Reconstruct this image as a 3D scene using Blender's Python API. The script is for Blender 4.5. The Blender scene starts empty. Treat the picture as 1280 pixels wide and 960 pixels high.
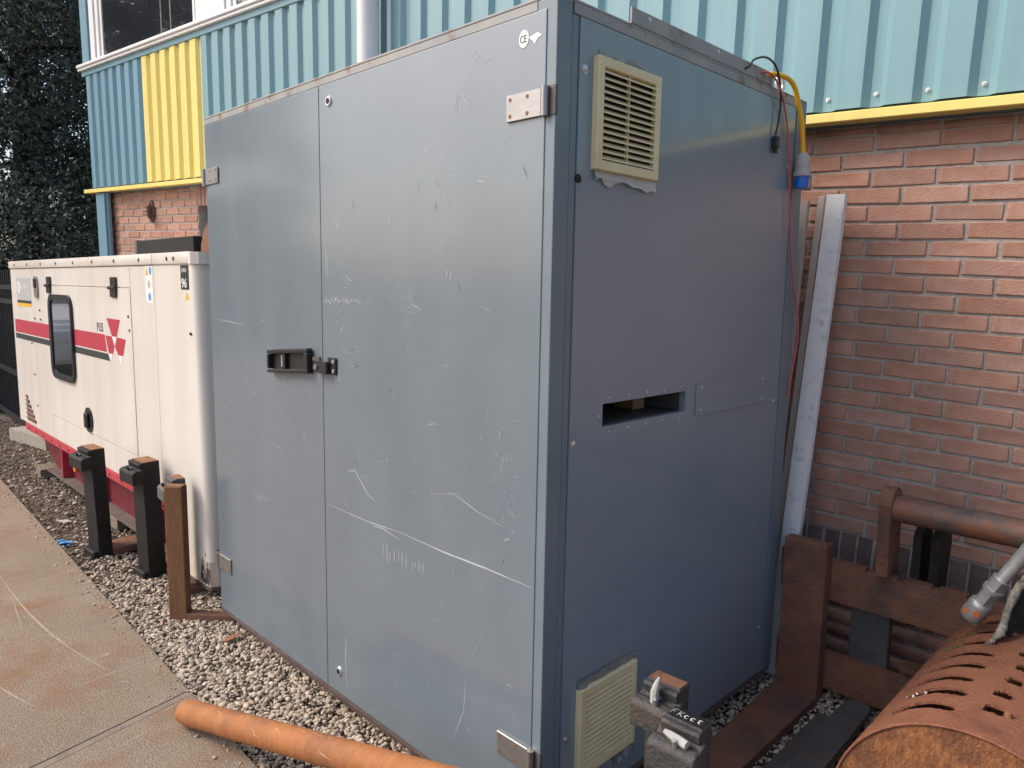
import bpy, bmesh, math, random
import numpy as np
from mathutils import Vector, Matrix, Euler
R = math.radians
random.seed(7); rng = np.random.default_rng(7)
sc = bpy.context.scene
col = sc.collection

# ---------------------------------------------------------------- camera, sky, sun, exposure
cam_d = bpy.data.cameras.new('camera'); cam = bpy.data.objects.new('camera', cam_d); col.objects.link(cam)
cam_d.sensor_width = 36.0; cam_d.lens = 919.55 / 1280 * 36.0; cam_d.clip_start = 0.05; cam_d.clip_end = 600
YAW, PITCH, ROLL = R(-44.8726), R(-7.432), R(0.983)
fw = Vector((math.sin(YAW) * math.cos(PITCH), math.cos(YAW) * math.cos(PITCH), math.sin(PITCH)))
rt = fw.cross(Vector((0, 0, 1))).normalized(); up = rt.cross(fw)
r2 = rt * math.cos(ROLL) + up * math.sin(ROLL); u2 = -rt * math.sin(ROLL) + up * math.cos(ROLL)
cam.matrix_world = Matrix(((r2.x, u2.x, -fw.x, 1.2339), (r2.y, u2.y, -fw.y, -1.3687), (r2.z, u2.z, -fw.z, 1.5004), (0, 0, 0, 1)))
sc.camera = cam

SUN_EL, SUN_AZ = R(45), R(222)           # azimuth clockwise from +y: front-left of the cabinet
sdir = Vector((math.sin(SUN_AZ) * math.cos(SUN_EL), math.cos(SUN_AZ) * math.cos(SUN_EL), math.sin(SUN_EL)))
w = bpy.data.worlds.new('World'); sc.world = w; w.use_nodes = True
wn = w.node_tree.nodes; wl = w.node_tree.links
sky = wn.new('ShaderNodeTexSky'); sky.sky_type = 'NISHITA'; sky.sun_disc = False
sky.sun_elevation = SUN_EL; sky.sun_rotation = SUN_AZ; sky.air_density = 1.0; sky.dust_density = 4.0; sky.ozone_density = 1.0
wl.new(sky.outputs[0], wn['Background'].inputs[0]); wn['Background'].inputs[1].default_value = 0.15
sun_d = bpy.data.lights.new('sun', 'SUN'); sun_d.energy = 1.3; sun_d.angle = R(24); sun_d.color = (1.0, 0.93, 0.83)
sun = bpy.data.objects.new('sun', sun_d); col.objects.link(sun)
sun.rotation_euler = (-sdir).to_track_quat('-Z', 'Y').to_euler()
sc.view_settings.view_transform = 'Standard'; sc.view_settings.look = 'None'
sc.view_settings.exposure = 0.72; sc.view_settings.gamma = 1.0; sc.view_settings.use_curve_mapping = False

# ---------------------------------------------------------------- materials
def mat(name, c1, c2=None, scale=6.0, rough=0.6, metal=0.0, bump=0.0, bscale=60.0, detail=6.0, lo=0.35, hi=0.65,
        c3=None, s3=2.0, lo3=0.55, hi3=0.7, rnd=0.0, coat=0.0, rvar=0.0, stretch=None, island=False, spec=0.5, dist=0.01, coatr=0.10):
    m = bpy.data.materials.new(name); m.use_nodes = True
    nt = m.node_tree; n = nt.nodes; l = nt.links; b = n['Principled BSDF']
    b.inputs['Roughness'].default_value = rough; b.inputs['Metallic'].default_value = metal
    b.inputs['Coat Weight'].default_value = coat; b.inputs['Coat Roughness'].default_value = coatr
    b.inputs['Specular IOR Level'].default_value = spec
    tc = n.new('ShaderNodeTexCoord'); vec = tc.outputs['Object']
    if stretch:
        mp = n.new('ShaderNodeMapping'); mp.inputs['Scale'].default_value = stretch; l.new(vec, mp.inputs[0]); vec2 = mp.outputs[0]
    else: vec2 = vec
    cur = None
    def noise(sv, s, d=detail):
        x = n.new('ShaderNodeTexNoise'); x.inputs['Scale'].default_value = s; x.inputs['Detail'].default_value = d; x.inputs['Roughness'].default_value = 0.62
        l.new(sv, x.inputs['Vector']); return x.outputs[0]
    def ramp(sock, a, z):
        mr = n.new('ShaderNodeMapRange'); mr.inputs[1].default_value = a; mr.inputs[2].default_value = z; l.new(sock, mr.inputs[0]); return mr.outputs[0]
    def mix(f, A, B, mode='MIX'):
        x = n.new('ShaderNodeMix'); x.data_type = 'RGBA'; x.blend_type = mode
        if isinstance(f, float): x.inputs[0].default_value = f
        else: l.new(f, x.inputs[0])
        for i, v in ((6, A), (7, B)):
            if isinstance(v, tuple): x.inputs[i].default_value = (*v, 1)
            else: l.new(v, x.inputs[i])
        return x.outputs[2]
    cur = c1
    if c2:
        f1 = ramp(noise(vec2, scale), lo, hi); cur = mix(f1, c1, c2)
        if rvar:
            mr = n.new('ShaderNodeMapRange'); mr.inputs[3].default_value = max(0, rough - rvar); mr.inputs[4].default_value = min(1, rough + rvar)
            l.new(f1, mr.inputs[0]); l.new(mr.outputs[0], b.inputs['Roughness'])
    if c3: cur = mix(ramp(noise(vec, s3), lo3, hi3), cur, c3)
    if rnd:
        oi = n.new('ShaderNodeObjectInfo'); src = oi.outputs['Random']
        if island:
            g = n.new('ShaderNodeNewGeometry'); ad = n.new('ShaderNodeMath'); ad.operation = 'ADD'
            l.new(g.outputs['Random Per Island'], ad.inputs[0]); l.new(src, ad.inputs[1])
            fr = n.new('ShaderNodeMath'); fr.operation = 'FRACT'; l.new(ad.outputs[0], fr.inputs[0]); src = fr.outputs[0]
        hs = n.new('ShaderNodeHueSaturation')
        mv = n.new('ShaderNodeMapRange'); mv.inputs[3].default_value = 1 - rnd; mv.inputs[4].default_value = 1 + rnd; l.new(src, mv.inputs[0]); l.new(mv.outputs[0], hs.inputs['Value'])
        mu = n.new('ShaderNodeMath'); mu.operation = 'MULTIPLY'; mu.inputs[1].default_value = 7.31; l.new(src, mu.inputs[0])
        fr2 = n.new('ShaderNodeMath'); fr2.operation = 'FRACT'; l.new(mu.outputs[0], fr2.inputs[0])
        ms = n.new('ShaderNodeMapRange'); ms.inputs[3].default_value = 0.9; ms.inputs[4].default_value = 1.06; l.new(fr2.outputs[0], ms.inputs[0]); l.new(ms.outputs[0], hs.inputs['Saturation'])
        if isinstance(cur, tuple): hs.inputs['Color'].default_value = (*cur, 1)
        else: l.new(cur, hs.inputs['Color'])
        cur = hs.outputs[0]
    if isinstance(cur, tuple): b.inputs['Base Color'].default_value = (*cur, 1)
    else: l.new(cur, b.inputs['Base Color'])
    if bump:
        bp = n.new('ShaderNodeBump'); bp.inputs['Strength'].default_value = bump; bp.inputs['Distance'].default_value = dist
        l.new(noise(vec2, bscale, 5), bp.inputs['Height']); l.new(bp.outputs[0], b.inputs['Normal'])
    return m

M = {}
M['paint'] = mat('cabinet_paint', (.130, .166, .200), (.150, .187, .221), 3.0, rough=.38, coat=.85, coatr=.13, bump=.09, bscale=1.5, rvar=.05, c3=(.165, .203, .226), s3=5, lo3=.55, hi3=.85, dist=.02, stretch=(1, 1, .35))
M['paint_side_lift'] = mat('cabinet_paint_side_lightened', (.192, .244, .286), (.205, .258, .30), 2.0, rough=.3, coat=.65, bump=.012, bscale=1.3, dist=.02)  # same paint as the doors, colour lightened to lift the shaded side face
M['paint_edge'] = mat('cabinet_frame_paint', (.138, .178, .208), (.16, .202, .232), 5.0, rough=.42, coat=.2, c3=(.22, .17, .13), s3=11, lo3=.68, hi3=.8)
M['rim_rust'] = mat('rusted_rim', (.25, .265, .275), (.33, .32, .30), 9, rough=.55, c3=(.20, .12, .07), s3=14, lo3=.56, hi3=.68)
M['black'] = mat('black_plastic', (.012, .013, .015), (.02, .02, .022), 20, rough=.4)
M['dark'] = mat('dark_interior', (.01, .011, .013), rough=.8)
M['steel'] = mat('brushed_steel', (.30, .29, .285), (.36, .35, .345), 10, rough=.42, metal=.8, stretch=(1, 1, 3))
M['zinc'] = mat('zinc', (.55, .56, .57), (.65, .65, .66), 30, rough=.35, metal=.8)
M['scratch'] = mat('bare_scratch', (.36, .40, .42), (.50, .53, .55), 20, rough=.45, coat=.5, coatr=.2)
M['scratchfaint'] = mat('faint_rub', (.20, .245, .272), (.29, .33, .355), 30, rough=.4, coat=.75, coatr=.17)
M['beige'] = mat('beige_plastic', (.68, .58, .34), (.73, .635, .40), 10, rough=.5, c3=(.42, .36, .24), s3=7, lo3=.6, hi3=.85)
M['tape'] = mat('tape', (.55, .55, .54), (.7, .7, .69), 25, rough=.45, bump=.3, bscale=40)
M['foil'] = mat('foil_tape', (.45, .46, .47), (.62, .62, .62), 30, rough=.35, metal=.5, bump=.4, bscale=50)
M['white'] = mat('white_paint', (.74, .73, .72), (.80, .79, .78), 5, rough=.4)
M['pvc'] = mat('white_pvc', (.70, .68, .68), (.76, .74, .74), 5, rough=.35, c3=(.4, .39, .38), s3=9, lo3=.7, hi3=.85)
M['cream'] = mat('cream_paint', (.70, .655, .605), (.61, .555, .495), 2.5, rough=.38, coat=.2, stretch=(1.6, 1, .08), lo=.42, hi=.72, c3=(.56, .48, .395), s3=3.5, lo3=.60, hi3=.95)
M['cream_low'] = mat('cream_stained', (.68, .60, .51), (.60, .51, .42), 6, rough=.5, c3=(.30, .22, .16), s3=5, lo3=.55, hi3=.7)
M['red'] = mat('red_paint', (.42, .035, .06), (.47, .045, .07), 6, rough=.4, c3=(.30, .04, .05), s3=10, lo3=.6, hi3=.75)
M['redskid'] = mat('dark_red_skid', (.13, .010, .022), (.16, .016, .028), 6, rough=.5, c3=(.14, .09, .08), s3=8, lo3=.55, hi3=.75)
M['mud'] = mat('skid_dirt', (.14, .10, .085), (.09, .065, .06), 9, rough=.9, bump=.5)
M['ink'] = mat('black_ink', (.02, .022, .024), rough=.5)
M['darkstripe'] = mat('dark_stripe', (.035, .04, .042), rough=.45)
M['glass'] = mat('dark_glass', (.02, .024, .028), rough=.02, coat=.8, spec=.9)
M['teal'] = mat('teal_sheet', (.20, .35, .39), (.165, .305, .345), 5, lo=.45, hi=.8, stretch=(3, 1, .12), rough=.42, bump=.02, bscale=250)
M['tealdark'] = mat('teal_flashing', (.15, .29, .35), (.18, .32, .38), 4, rough=.45)
M['tealleft'] = mat('faded_blue_sheet', (.165, .305, .385), (.13, .255, .335), 5, lo=.45, hi=.8, stretch=(3, 1, .12), rough=.42)
M['yellow'] = mat('yellow_sheet', (.80, .65, .20), (.68, .53, .15), 5, lo=.5, hi=.85, stretch=(3, 1, .12), rough=.42)
M['brick'] = mat('brick', (.37, .19, .135), (.45, .25, .185), 18, rough=.9, bump=.5, bscale=150, rnd=.13, island=True, c3=(.41, .285, .24), s3=9, lo3=.5, hi3=.8)
M['brickdark'] = mat('soldier_brick', (.13, .09, .085), (.18, .125, .115), 14, rough=.9, bump=.6, bscale=90, rnd=.25, island=True)
M['mortar'] = mat('mortar', (.34, .30, .268), (.43, .385, .345), 30, rough=.95, bump=.7, bscale=120)
M['concrete'] = None
M['soil'] = mat('soil_and_grit', (.12, .088, .064), (.22, .17, .125), 26, rough=.95, bump=1.0, bscale=70, c3=(.30, .255, .21), s3=120, lo3=.52, hi3=.62, dist=.03)
M['stone'] = mat('gravel_stone', (.34, .27, .205), (.48, .395, .31), 40, rough=.85, rnd=.34, island=True)
M['grit'] = mat('dirty_grit', (.14, .10, .075), (.25, .19, .145), 40, rough=.9, rnd=.5, island=True)
M['rust'] = mat('orange_rust', (.20, .075, .04), (.29, .115, .058), 7, rough=.8, bump=.7, bscale=95, c3=(.16, .055, .03), s3=7, lo3=.5, hi3=.7, stretch=(1, 1, 1))
M['rustend'] = mat('flaky_rust', (.17, .062, .026), (.33, .135, .052), 75, rough=.95, bump=1.0, bscale=130, c3=(.13, .055, .032), s3=6, lo3=.45, hi3=.7, stretch=(1, 1, .45))
M['piperust'] = mat('pipe_orange', (.34, .122, .036), (.42, .165, .052), 10, rough=.6, bump=.5, bscale=80, c3=(.17, .078, .045), s3=5, lo3=.45, hi3=.72, stretch=(6, 1, 1))
M['brown'] = mat('brown_steel', (.155, .067, .042), (.24, .105, .06), 7, rough=.75, bump=.6, bscale=80, c3=(.075, .055, .047), s3=4, lo3=.48, hi3=.68)
M['blacksteel'] = mat('black_steel', (.009, .009, .010), (.018, .017, .017), 9, rough=.6, spec=.3, bump=.4, bscale=60, c3=(.07, .04, .028), s3=9, lo3=.62, hi3=.76)
M['greysteel'] = mat('grey_steel', (.06, .06, .062), (.10, .095, .09), 9, rough=.6, bump=.3, bscale=60, c3=(.10, .055, .035), s3=7, lo3=.55, hi3=.7)
M['barerust'] = mat('bare_rust', (.15, .068, .032), (.24, .11, .048), 5, rough=.8, bump=.4, bscale=70, c3=(.085, .08, .078), s3=3, lo3=.5, hi3=.62, stretch=(1, 1, .4))
M['joint'] = mat('joint_iron', (.17, .125, .10), (.26, .20, .16), 9, rough=.8, bump=.3)
M['ironblock'] = mat('iron_block', (.032, .031, .032), (.055, .052, .05), 12, rough=.55, bump=.6, bscale=90, c3=(.11, .065, .045), s3=9, lo3=.55, hi3=.72)
M['topRust'] = mat('sawn_rusty_top', (.27, .125, .05), (.16, .075, .04), 30, rough=.85)
M['tube'] = mat('worn_tube', (.08, .065, .058), (.17, .14, .125), 12, rough=.55, metal=.2, bump=.3, bscale=60, c3=(.24, .10, .06), s3=7, lo3=.46, hi3=.66)
M['timber'] = mat('old_timber', (.17, .125, .095), (.25, .20, .155), 8, rough=.9, bump=.5, stretch=(1, 8, 8))
M['lathwood'] = mat('pale_lath', (.42, .35, .30), (.52, .45, .40), 5, rough=.8, bump=.2, stretch=(8, 8, .6), c3=(.3, .25, .21), s3=12, lo3=.6, hi3=.75)
M['alu'] = mat('white_aluminium', (.72, .71, .71), (.80, .79, .79), 16, rough=.45, c3=(.5, .49, .5), s3=25, lo3=.55, hi3=.7)
M['block'] = mat('grey_block', (.30, .27, .22), (.38, .34, .29), 10, rough=.95, bump=.5)
M['ycable'] = mat('yellow_cable', (.80, .42, .01), rough=.4)
M['rcable'] = mat('red_cable', (.55, .10, .09), rough=.45)
M['bcable'] = mat('black_cable', (.015, .015, .017), rough=.4)
M['plug'] = mat('grey_plug', (.33, .32, .31), (.40, .39, .37), 20, rough=.6)
M['blue'] = mat('plug_blue', (.008, .13, .55), rough=.35)
M['canvas'] = mat('frayed_canvas', (.38, .34, .28), (.12, .12, .10), 40, rough=.95, bump=.8, bscale=180)
M['canvasdark'] = mat('dark_canvas', (.045, .047, .038), (.07, .07, .055), 20, rough=.95, bump=.6, bscale=150)
M['orange'] = mat('orange_sticker', (.62, .16, .03), rough=.5)
M['amber'] = mat('warning_yellow', (.75, .40, .02), rough=.5)
M['stblue'] = mat('sticker_blue', (.08, .30, .62), rough=.5)
M['stgrey'] = mat('sticker_grey', (.42, .42, .42), (.47, .47, .47), 10, rough=.4)
M['leaf'] = mat('dark_leaf', (.045, .062, .050), (.072, .092, .068), 3, rough=.6, rnd=.45, island=True)
M['bark'] = mat('bark', (.022, .02, .017), (.035, .03, .025), 9, rough=.95, bump=.8)
M['fence'] = mat('fence_steel', (.010, .014, .018), (.016, .02, .025), 8, rough=.5)
M['grass'] = mat('moss', (.09, .12, .03), (.15, .14, .05), 30, rough=.95)
M['wood'] = mat('raw_wood', (.36, .22, .12), (.28, .16, .09), 10, rough=.8, stretch=(1, 1, 8))
M['coupling'] = mat('zinc_coupling', (.36, .36, .36), (.47, .47, .465), 25, rough=.45, metal=.55, bump=.1, bscale=90)
M['lever'] = mat('worn_lever', (.34, .335, .32), (.45, .44, .42), 40, rough=.7, bump=.3)
M['paper'] = mat('torn_paper', (.78, .77, .75), (.85, .84, .82), 20, rough=.8)
M['chalk'] = mat('chalk', (.62, .62, .60), rough=.9)

def concrete():
    m = mat('slab_concrete', (.212, .158, .108), (.275, .213, .152), 1.6, rough=.9, bump=.8, bscale=150, c3=(.235, .15, .095), s3=1.1, lo3=.46, hi3=.75)
    nt = m.node_tree; n = nt.nodes; l = nt.links; b = n['Principled BSDF']
    src = b.inputs['Base Color'].links[0].from_socket
    tc = n.new('ShaderNodeTexCoord')
    def add(s, a, z, c, src, det=8):
        x = n.new('ShaderNodeTexNoise'); x.inputs['Scale'].default_value = s; x.inputs['Detail'].default_value = det; x.inputs['Roughness'].default_value = .7; l.new(tc.outputs['Object'], x.inputs[0])
        r_ = n.new('ShaderNodeMapRange'); r_.inputs[1].default_value = a; r_.inputs[2].default_value = z; l.new(x.outputs[0], r_.inputs[0])
        k = n.new('ShaderNodeMix'); k.data_type = 'RGBA'; l.new(r_.outputs[0], k.inputs[0]); l.new(src, k.inputs[6]); k.inputs[7].default_value = (*c, 1); return k.outputs[2]
    s2 = add(150, .52, .62, (.46, .385, .30), src)
    s2 = add(85, .56, .66, (.15, .115, .09), s2)
    s2 = add(14, .54, .72, (.21, .16, .125), s2, 12)
    s2 = add(1.7, .50, .68, (.24, .11, .05), s2, 10)
    s2 = add(5.5, .64, .70, (.40, .34, .27), s2, 10)
    l.new(s2, b.inputs['Base Color'])
    return m
M['concrete'] = concrete()

# ---------------------------------------------------------------- mesh helpers
class MB:
    def __init__(s): s.bm = bmesh.new()
    def box(s, x0, x1, y0, y1, z0, z1, bev=0.0, seg=1, mtx=None):
        b = s.bm
        v = [b.verts.new((x, y, z)) for z in (z0, z1) for y in (y0, y1) for x in (x0, x1)]
        f = [b.faces.new([v[i] for i in q]) for q in ((0, 2, 3, 1), (4, 5, 7, 6), (0, 1, 5, 4), (2, 6, 7, 3), (0, 4, 6, 2), (1, 3, 7, 5))]
        vs = v
        if bev > 0:
            e = list({e for q in f for e in q.edges})
            r = bmesh.ops.bevel(b, geom=e, offset=bev, segments=seg, affect='EDGES', profile=.5, clamp_overlap=True)
            vs = list({x for q in r['faces'] for x in q.verts} | {x for x in v if x.is_valid})
        if mtx is not None:
            for x in vs: x.co = mtx @ x.co
        return s
    def prism(s, pts, h0, h1, ax='y', mtx=None):
        # pts: 2D polygon; extruded along axis ax from h0 to h1
        def mk(p, h):
            return {'y': (p[0], h, p[1]), 'z': (p[0], p[1], h), 'x': (h, p[0], p[1])}[ax]
        a = [s.bm.verts.new(mk(p, h0)) for p in pts]; c = [s.bm.verts.new(mk(p, h1)) for p in pts]
        s.bm.faces.new(a); s.bm.faces.new(c[::-1])
        for i in range(len(pts)):
            j = (i + 1) % len(pts); s.bm.faces.new((a[i], c[i], c[j], a[j]))
        if mtx is not None:
            for x in a + c: x.co = mtx @ x.co
        return s
    def cyl(s, p0, p1, r0, r1=None, n=16, caps=True):
        r1 = r0 if r1 is None else r1
        return s.sweep([p0, p1], [r0, r1], n, caps)
    def sweep(s, pts, rads, n=10, caps=True):
        pts = [Vector(p) for p in pts]
        if not hasattr(rads, '__len__'): rads = [rads] * len(pts)
        rings = []; ref = None
        for i, p in enumerate(pts):
            d = (pts[min(i + 1, len(pts) - 1)] - pts[max(i - 1, 0)]).normalized()
            if ref is None:
                ref = d.orthogonal().normalized()
            a = (ref - d * ref.dot(d)).normalized(); ref = a; c = d.cross(a)
            rings.append([s.bm.verts.new(p + (a * math.cos(2 * math.pi * k / n) + c * math.sin(2 * math.pi * k / n)) * rads[i]) for k in range(n)])
        for i in range(len(rings) - 1):
            for k in range(n):
                s.bm.faces.new((rings[i][k], rings[i][(k + 1) % n], rings[i + 1][(k + 1) % n], rings[i + 1][k]))
        if caps: s.bm.faces.new(rings[0][::-1]); s.bm.faces.new(rings[-1])
        return s
    def quad(s, a, b, c, d): s.bm.faces.new([s.bm.verts.new(x) for x in (a, b, c, d)]); return s
    def ribbon(s, pts, wid, nrm, lift=0.0006):
        # thin flat streak along a polyline lying on a surface with normal nrm
        pts = [Vector(p) for p in pts]; nrm = Vector(nrm); L = []; Rr = []
        for i, p in enumerate(pts):
            d = (pts[min(i + 1, len(pts) - 1)] - pts[max(i - 1, 0)]).normalized(); a = nrm.cross(d)
            t = i / (len(pts) - 1); ww = wid * (0.25 + 0.75 * math.sin(math.pi * min(max(t, .03), .97))) * random.uniform(.7, 1.2)
            L.append(s.bm.verts.new(p + nrm * lift + a * ww / 2)); Rr.append(s.bm.verts.new(p + nrm * lift - a * ww / 2))
        for i in range(len(pts) - 1): s.bm.faces.new((L[i], L[i + 1], Rr[i + 1], Rr[i]))
        return s
    def sphere(s, c, r, sc_=(1, 1, 1), sub=2):
        m = Matrix.Translation(c) @ Matrix.Diagonal((*[r * k for k in sc_], 1))
        bmesh.ops.create_icosphere(s.bm, subdivisions=sub, radius=1, matrix=m); return s
    def smooth(s, ang=35):
        for f in s.bm.faces: f.smooth = True
        for e in s.bm.edges:
            if len(e.link_faces) == 2 and e.calc_face_angle(0) > R(ang): e.smooth = False
        return s

def finish(name, mb, m, parent=None, local=False, smooth=None):
    bm = mb.bm
    bmesh.ops.recalc_face_normals(bm, faces=bm.faces)
    if smooth: mb.smooth(smooth)
    if parent is not None and not local:
        inv = world_of(parent).inverted(); bm.transform(inv)
    me = bpy.data.meshes.new(name); bm.to_mesh(me); bm.free()
    me.materials.append(M[m] if isinstance(m, str) else m)
    o = bpy.data.objects.new(name, me); col.objects.link(o)
    if parent is not None: o.parent = parent
    return o
def world_of(o):
    m = o.matrix_basis.copy()
    while o.parent: o = o.parent; m = o.matrix_basis @ m
    return m
def tag(o, label=None, cat=None, group=None, kind=None):
    for k, v in (('label', label), ('category', cat), ('group', group), ('kind', kind)):
        if v: o[k] = v
    return o
def thing(name, loc, label, cat, group=None, rot=(0, 0, 0)):
    o = bpy.data.objects.new(name, None); col.objects.link(o); o.location = loc; o.rotation_euler = rot; o.empty_display_size = .1
    return tag(o, label, cat, group)
def copy_tree(o, parent=None):
    c = o.copy(); col.objects.link(c); c.parent = parent
    for ch in list(o.children): copy_tree(ch, c)
    return c
def text_obj(s, size, mtx, m, parent, name='lettering', bold=0.0, ext=.0004):
    cu = bpy.data.curves.new('t', 'FONT'); cu.body = s; cu.size = size; cu.extrude = ext; cu.offset = bold; cu.resolution_u = 3
    ob = bpy.data.objects.new('t', cu); col.objects.link(ob)
    me = bpy.data.meshes.new_from_object(ob); bpy.data.objects.remove(ob); bpy.data.curves.remove(cu)
    me.transform(mtx); me.transform(world_of(parent).inverted()); me.materials.append(M[m]); me.name = name
    o = bpy.data.objects.new(name, me); col.objects.link(o); o.parent = parent
    return o
# matrices: text lying on a plane facing -y (front) with origin (x,y,z)
def face_front(x, y, z, sx=1.0, rot=0.0):
    return Matrix.Translation((x, y, z)) @ Matrix(((1, 0, 0, 0), (0, 0, -1, 0), (0, 1, 0, 0), (0, 0, 0, 1))) @ Matrix.Rotation(rot, 4, 'Z') @ Matrix.Diagonal((sx, 1, 1, 1))
def raw(name, verts, faces, m, parent=None, smooth=False):
    me = bpy.data.meshes.new(name)
    verts = np.asarray(verts, dtype=np.float32).reshape(-1, 3); faces = np.asarray(faces, dtype=np.int32)
    k = faces.shape[1]
    me.vertices.add(len(verts)); me.vertices.foreach_set('co', verts.ravel())
    me.loops.add(faces.size); me.loops.foreach_set('vertex_index', faces.ravel())
    me.polygons.add(len(faces)); me.polygons.foreach_set('loop_start', np.arange(0, faces.size, k, dtype=np.int32))
    if smooth: me.polygons.foreach_set('use_smooth', np.ones(len(faces), dtype=bool))
    me.update(calc_edges=True); me.validate()
    me.materials.append(M[m] if isinstance(m, str) else m)
    o = bpy.data.objects.new(name, me); col.objects.link(o)
    if parent: o.parent = parent
    return o

GZ = -0.09          # gravel level
SZ = -0.06          # slab top
# ================================================================ ground
mb = MB(); mb.quad((-80, -80, GZ - .012), (80, -80, GZ - .012), (80, 80, GZ - .012), (-80, 80, GZ - .012))
tag(finish('ground', mb, 'soil'), kind='structure')
def slab_edge(x): return -.37 + (x + .89) * -.036
def slab(x0a, x0b, x1a, x1b):
    # polygon: edge side (a) and far side (b)
    pts = [(x0a, slab_edge(x0a)), (x1a, slab_edge(x1a)), (x1b, -14), (x0b, -14)]
    return pts
jl = lambda y: -1.505 + (-.37 - y) * .21
for i, (pts) in enumerate([[(-26, slab_edge(-26)), (jl(-.36) - .003, slab_edge(-1.5)), (jl(-14) - .003, -14), (-26, -14)],
                           [(jl(-.36) + .03, slab_edge(-1.5)), (6, slab_edge(6)), (6, -14), (jl(-14) + .03, -14)]]):
    mb = MB(); mb.prism(pts, -.30, SZ, 'z')
    top = [e for e in mb.bm.edges if all(abs(v.co.z - SZ) < 1e-5 for v in e.verts)]
    bmesh.ops.bevel(mb.bm, geom=top, offset=.004, segments=2, affect='EDGES')
    s_ = tag(finish('concrete_slab', mb, 'concrete'), kind='structure')
    if i == 0: slab0 = s_
mb = MB(); mb.prism([(jl(-.36) - .004, slab_edge(-1.5) + .001), (jl(-.36) + .028, slab_edge(-1.5) + .001), (jl(-14) + .028, -14), (jl(-14) - .004, -14)], -.2, SZ - .002, 'z')
finish('joint_strip', mb, 'joint', slab0)
# scratches and scrape lines on the slab
def arc(a, b, c, n=14):
    a, b, c = Vector(a), Vector(b), Vector(c)
    return [a * (1 - t) ** 2 + b * 2 * t * (1 - t) + c * t * t for t in [i / n for i in range(n + 1)]]
M['scrape'] = mat('scrape_on_concrete', (.41, .335, .255), (.31, .24, .175), 60, rough=.9)
for a, b, c, wd in [((-3.35, -.625, SZ), (-2.4, -.66, SZ), (-1.877, -.521, SZ), .013), ((-2.88, -.56, SZ), (-2.85, -.44, SZ), (-2.8, -.32, SZ), .008),
                    ((-1.826, -.66, SZ), (-1.86, -.52, SZ), (-1.85, -.36, SZ), .009), ((-2.06, -.87, SZ), (-1.9, -.84, SZ), (-1.78, -.80, SZ), .010),
                    ((-1.36, -.5, SZ), (-1.34, -.6, SZ), (-1.30, -.7, SZ), .006), ((-3.0, -.64, SZ), (-2.8, -.66, SZ), (-2.5, -.69, SZ), .007), ((-1.75, -.66, SZ), (-1.72, -.6, SZ), (-1.7, -.55, SZ), .007)]:
    mb = MB(); mb.ribbon(arc(a, b, c), wd * .75, (0, 0, 1)); finish('scrape', mb, 'scrape', slab0)

# stones
def icosph(sub):
    b = bmesh.new(); bmesh.ops.create_icosphere(b, subdivisions=sub + 1, radius=1)
    v = np.array([x.co[:] for x in b.verts]); f = np.array([[q.index for q in y.verts] for y in b.faces]); b.free(); return v, f
IV1, IF1 = icosph(1); IV0, IF0 = icosph(0)
def stones(name, n, sampler, rmin, rmax, m, lift=.25, low=False):
    V = []; F = []; IV, IF = (IV0, IF0) if low else (IV1, IF1)
    for i in range(n):
        x, y, z = sampler()
        r = rng.uniform(rmin, rmax) * (1.0 if rng.random() < .85 else 1.5)
        s = np.array([rng.uniform(.8, 1.35), rng.uniform(.65, 1.05), rng.uniform(.45, .75)]) * r
        q = Euler((rng.uniform(-.5, .5), rng.uniform(-.5, .5), rng.uniform(0, 6.28))).to_matrix()
        vv = IV * (1 + rng.uniform(-.16, .16, (len(IV), 1))) * s
        vv = vv @ np.array(q).T + np.array([x, y, z + lift * r])
        V.append(vv); F.append(IF + i * len(IV))
    return raw(name, np.concatenate(V), np.concatenate(F), m, smooth=True)
def samp_near():
    while True:
        x = rng.uniform(-3.3, .35); y = rng.uniform(slab_edge(x) - .0, .18)
        if x < -2.0 and rng.random() > (x + 3.6) / 1.6: continue
        if x > -1.9 and y > .06: continue
        return x, y, GZ - .004 + rng.uniform(0, .014)
tag(stones('gravel', 10500, samp_near, .0045, .0102, 'stone'), 'loose pale gravel between concrete slab and grey cabinet', 'gravel', kind='stuff')
def samp_edge():
    x = rng.uniform(-5.5, -.9); return x, slab_edge(x) - abs(rng.normal(0, .05)) - .004, SZ
tag(stones('grit', 260, samp_edge, .0025, .007, 'stone', low=True), 'stray chippings lying along the edge of the concrete slab', 'grit', kind='stuff')
def samp_right():
    x = rng.uniform(-.16, .7); y = rng.uniform(.3, 1.62); return x, y, GZ - .004 + rng.uniform(0, .014)
tag(stones('grit', 5000, samp_near, .003, .007, 'grit', low=True), 'fine brown grit between the gravel stones by cabinet', 'grit', kind='stuff')
tag(stones('gravel', 6500, samp_right, .005, .0098, 'stone', low=True), 'grey gravel strip beside the cabinet and rusty forks', 'gravel', kind='stuff')
def samp_far():
    x = -2.2 - 6.5 * rng.random() ** 1.3; y = rng.uniform(slab_edge(x), .75); return x, y, GZ - .006 + rng.uniform(0, .012)
tag(stones('grit', 14000, samp_far, .004, .011, 'grit', low=True), 'dirty brown grit and leaf litter in front of generator', 'grit', kind='stuff')
def samp_far2():
    x = -2.6 - 4.5 * rng.random(); y = rng.uniform(slab_edge(x), .5); return x, y, GZ - .003 + rng.uniform(0, .012)
tag(stones('gravel', 700, samp_far2, .006, .013, 'stone'), 'scattered pale stones among dirt before the generator', 'gravel', kind='stuff')

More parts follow.
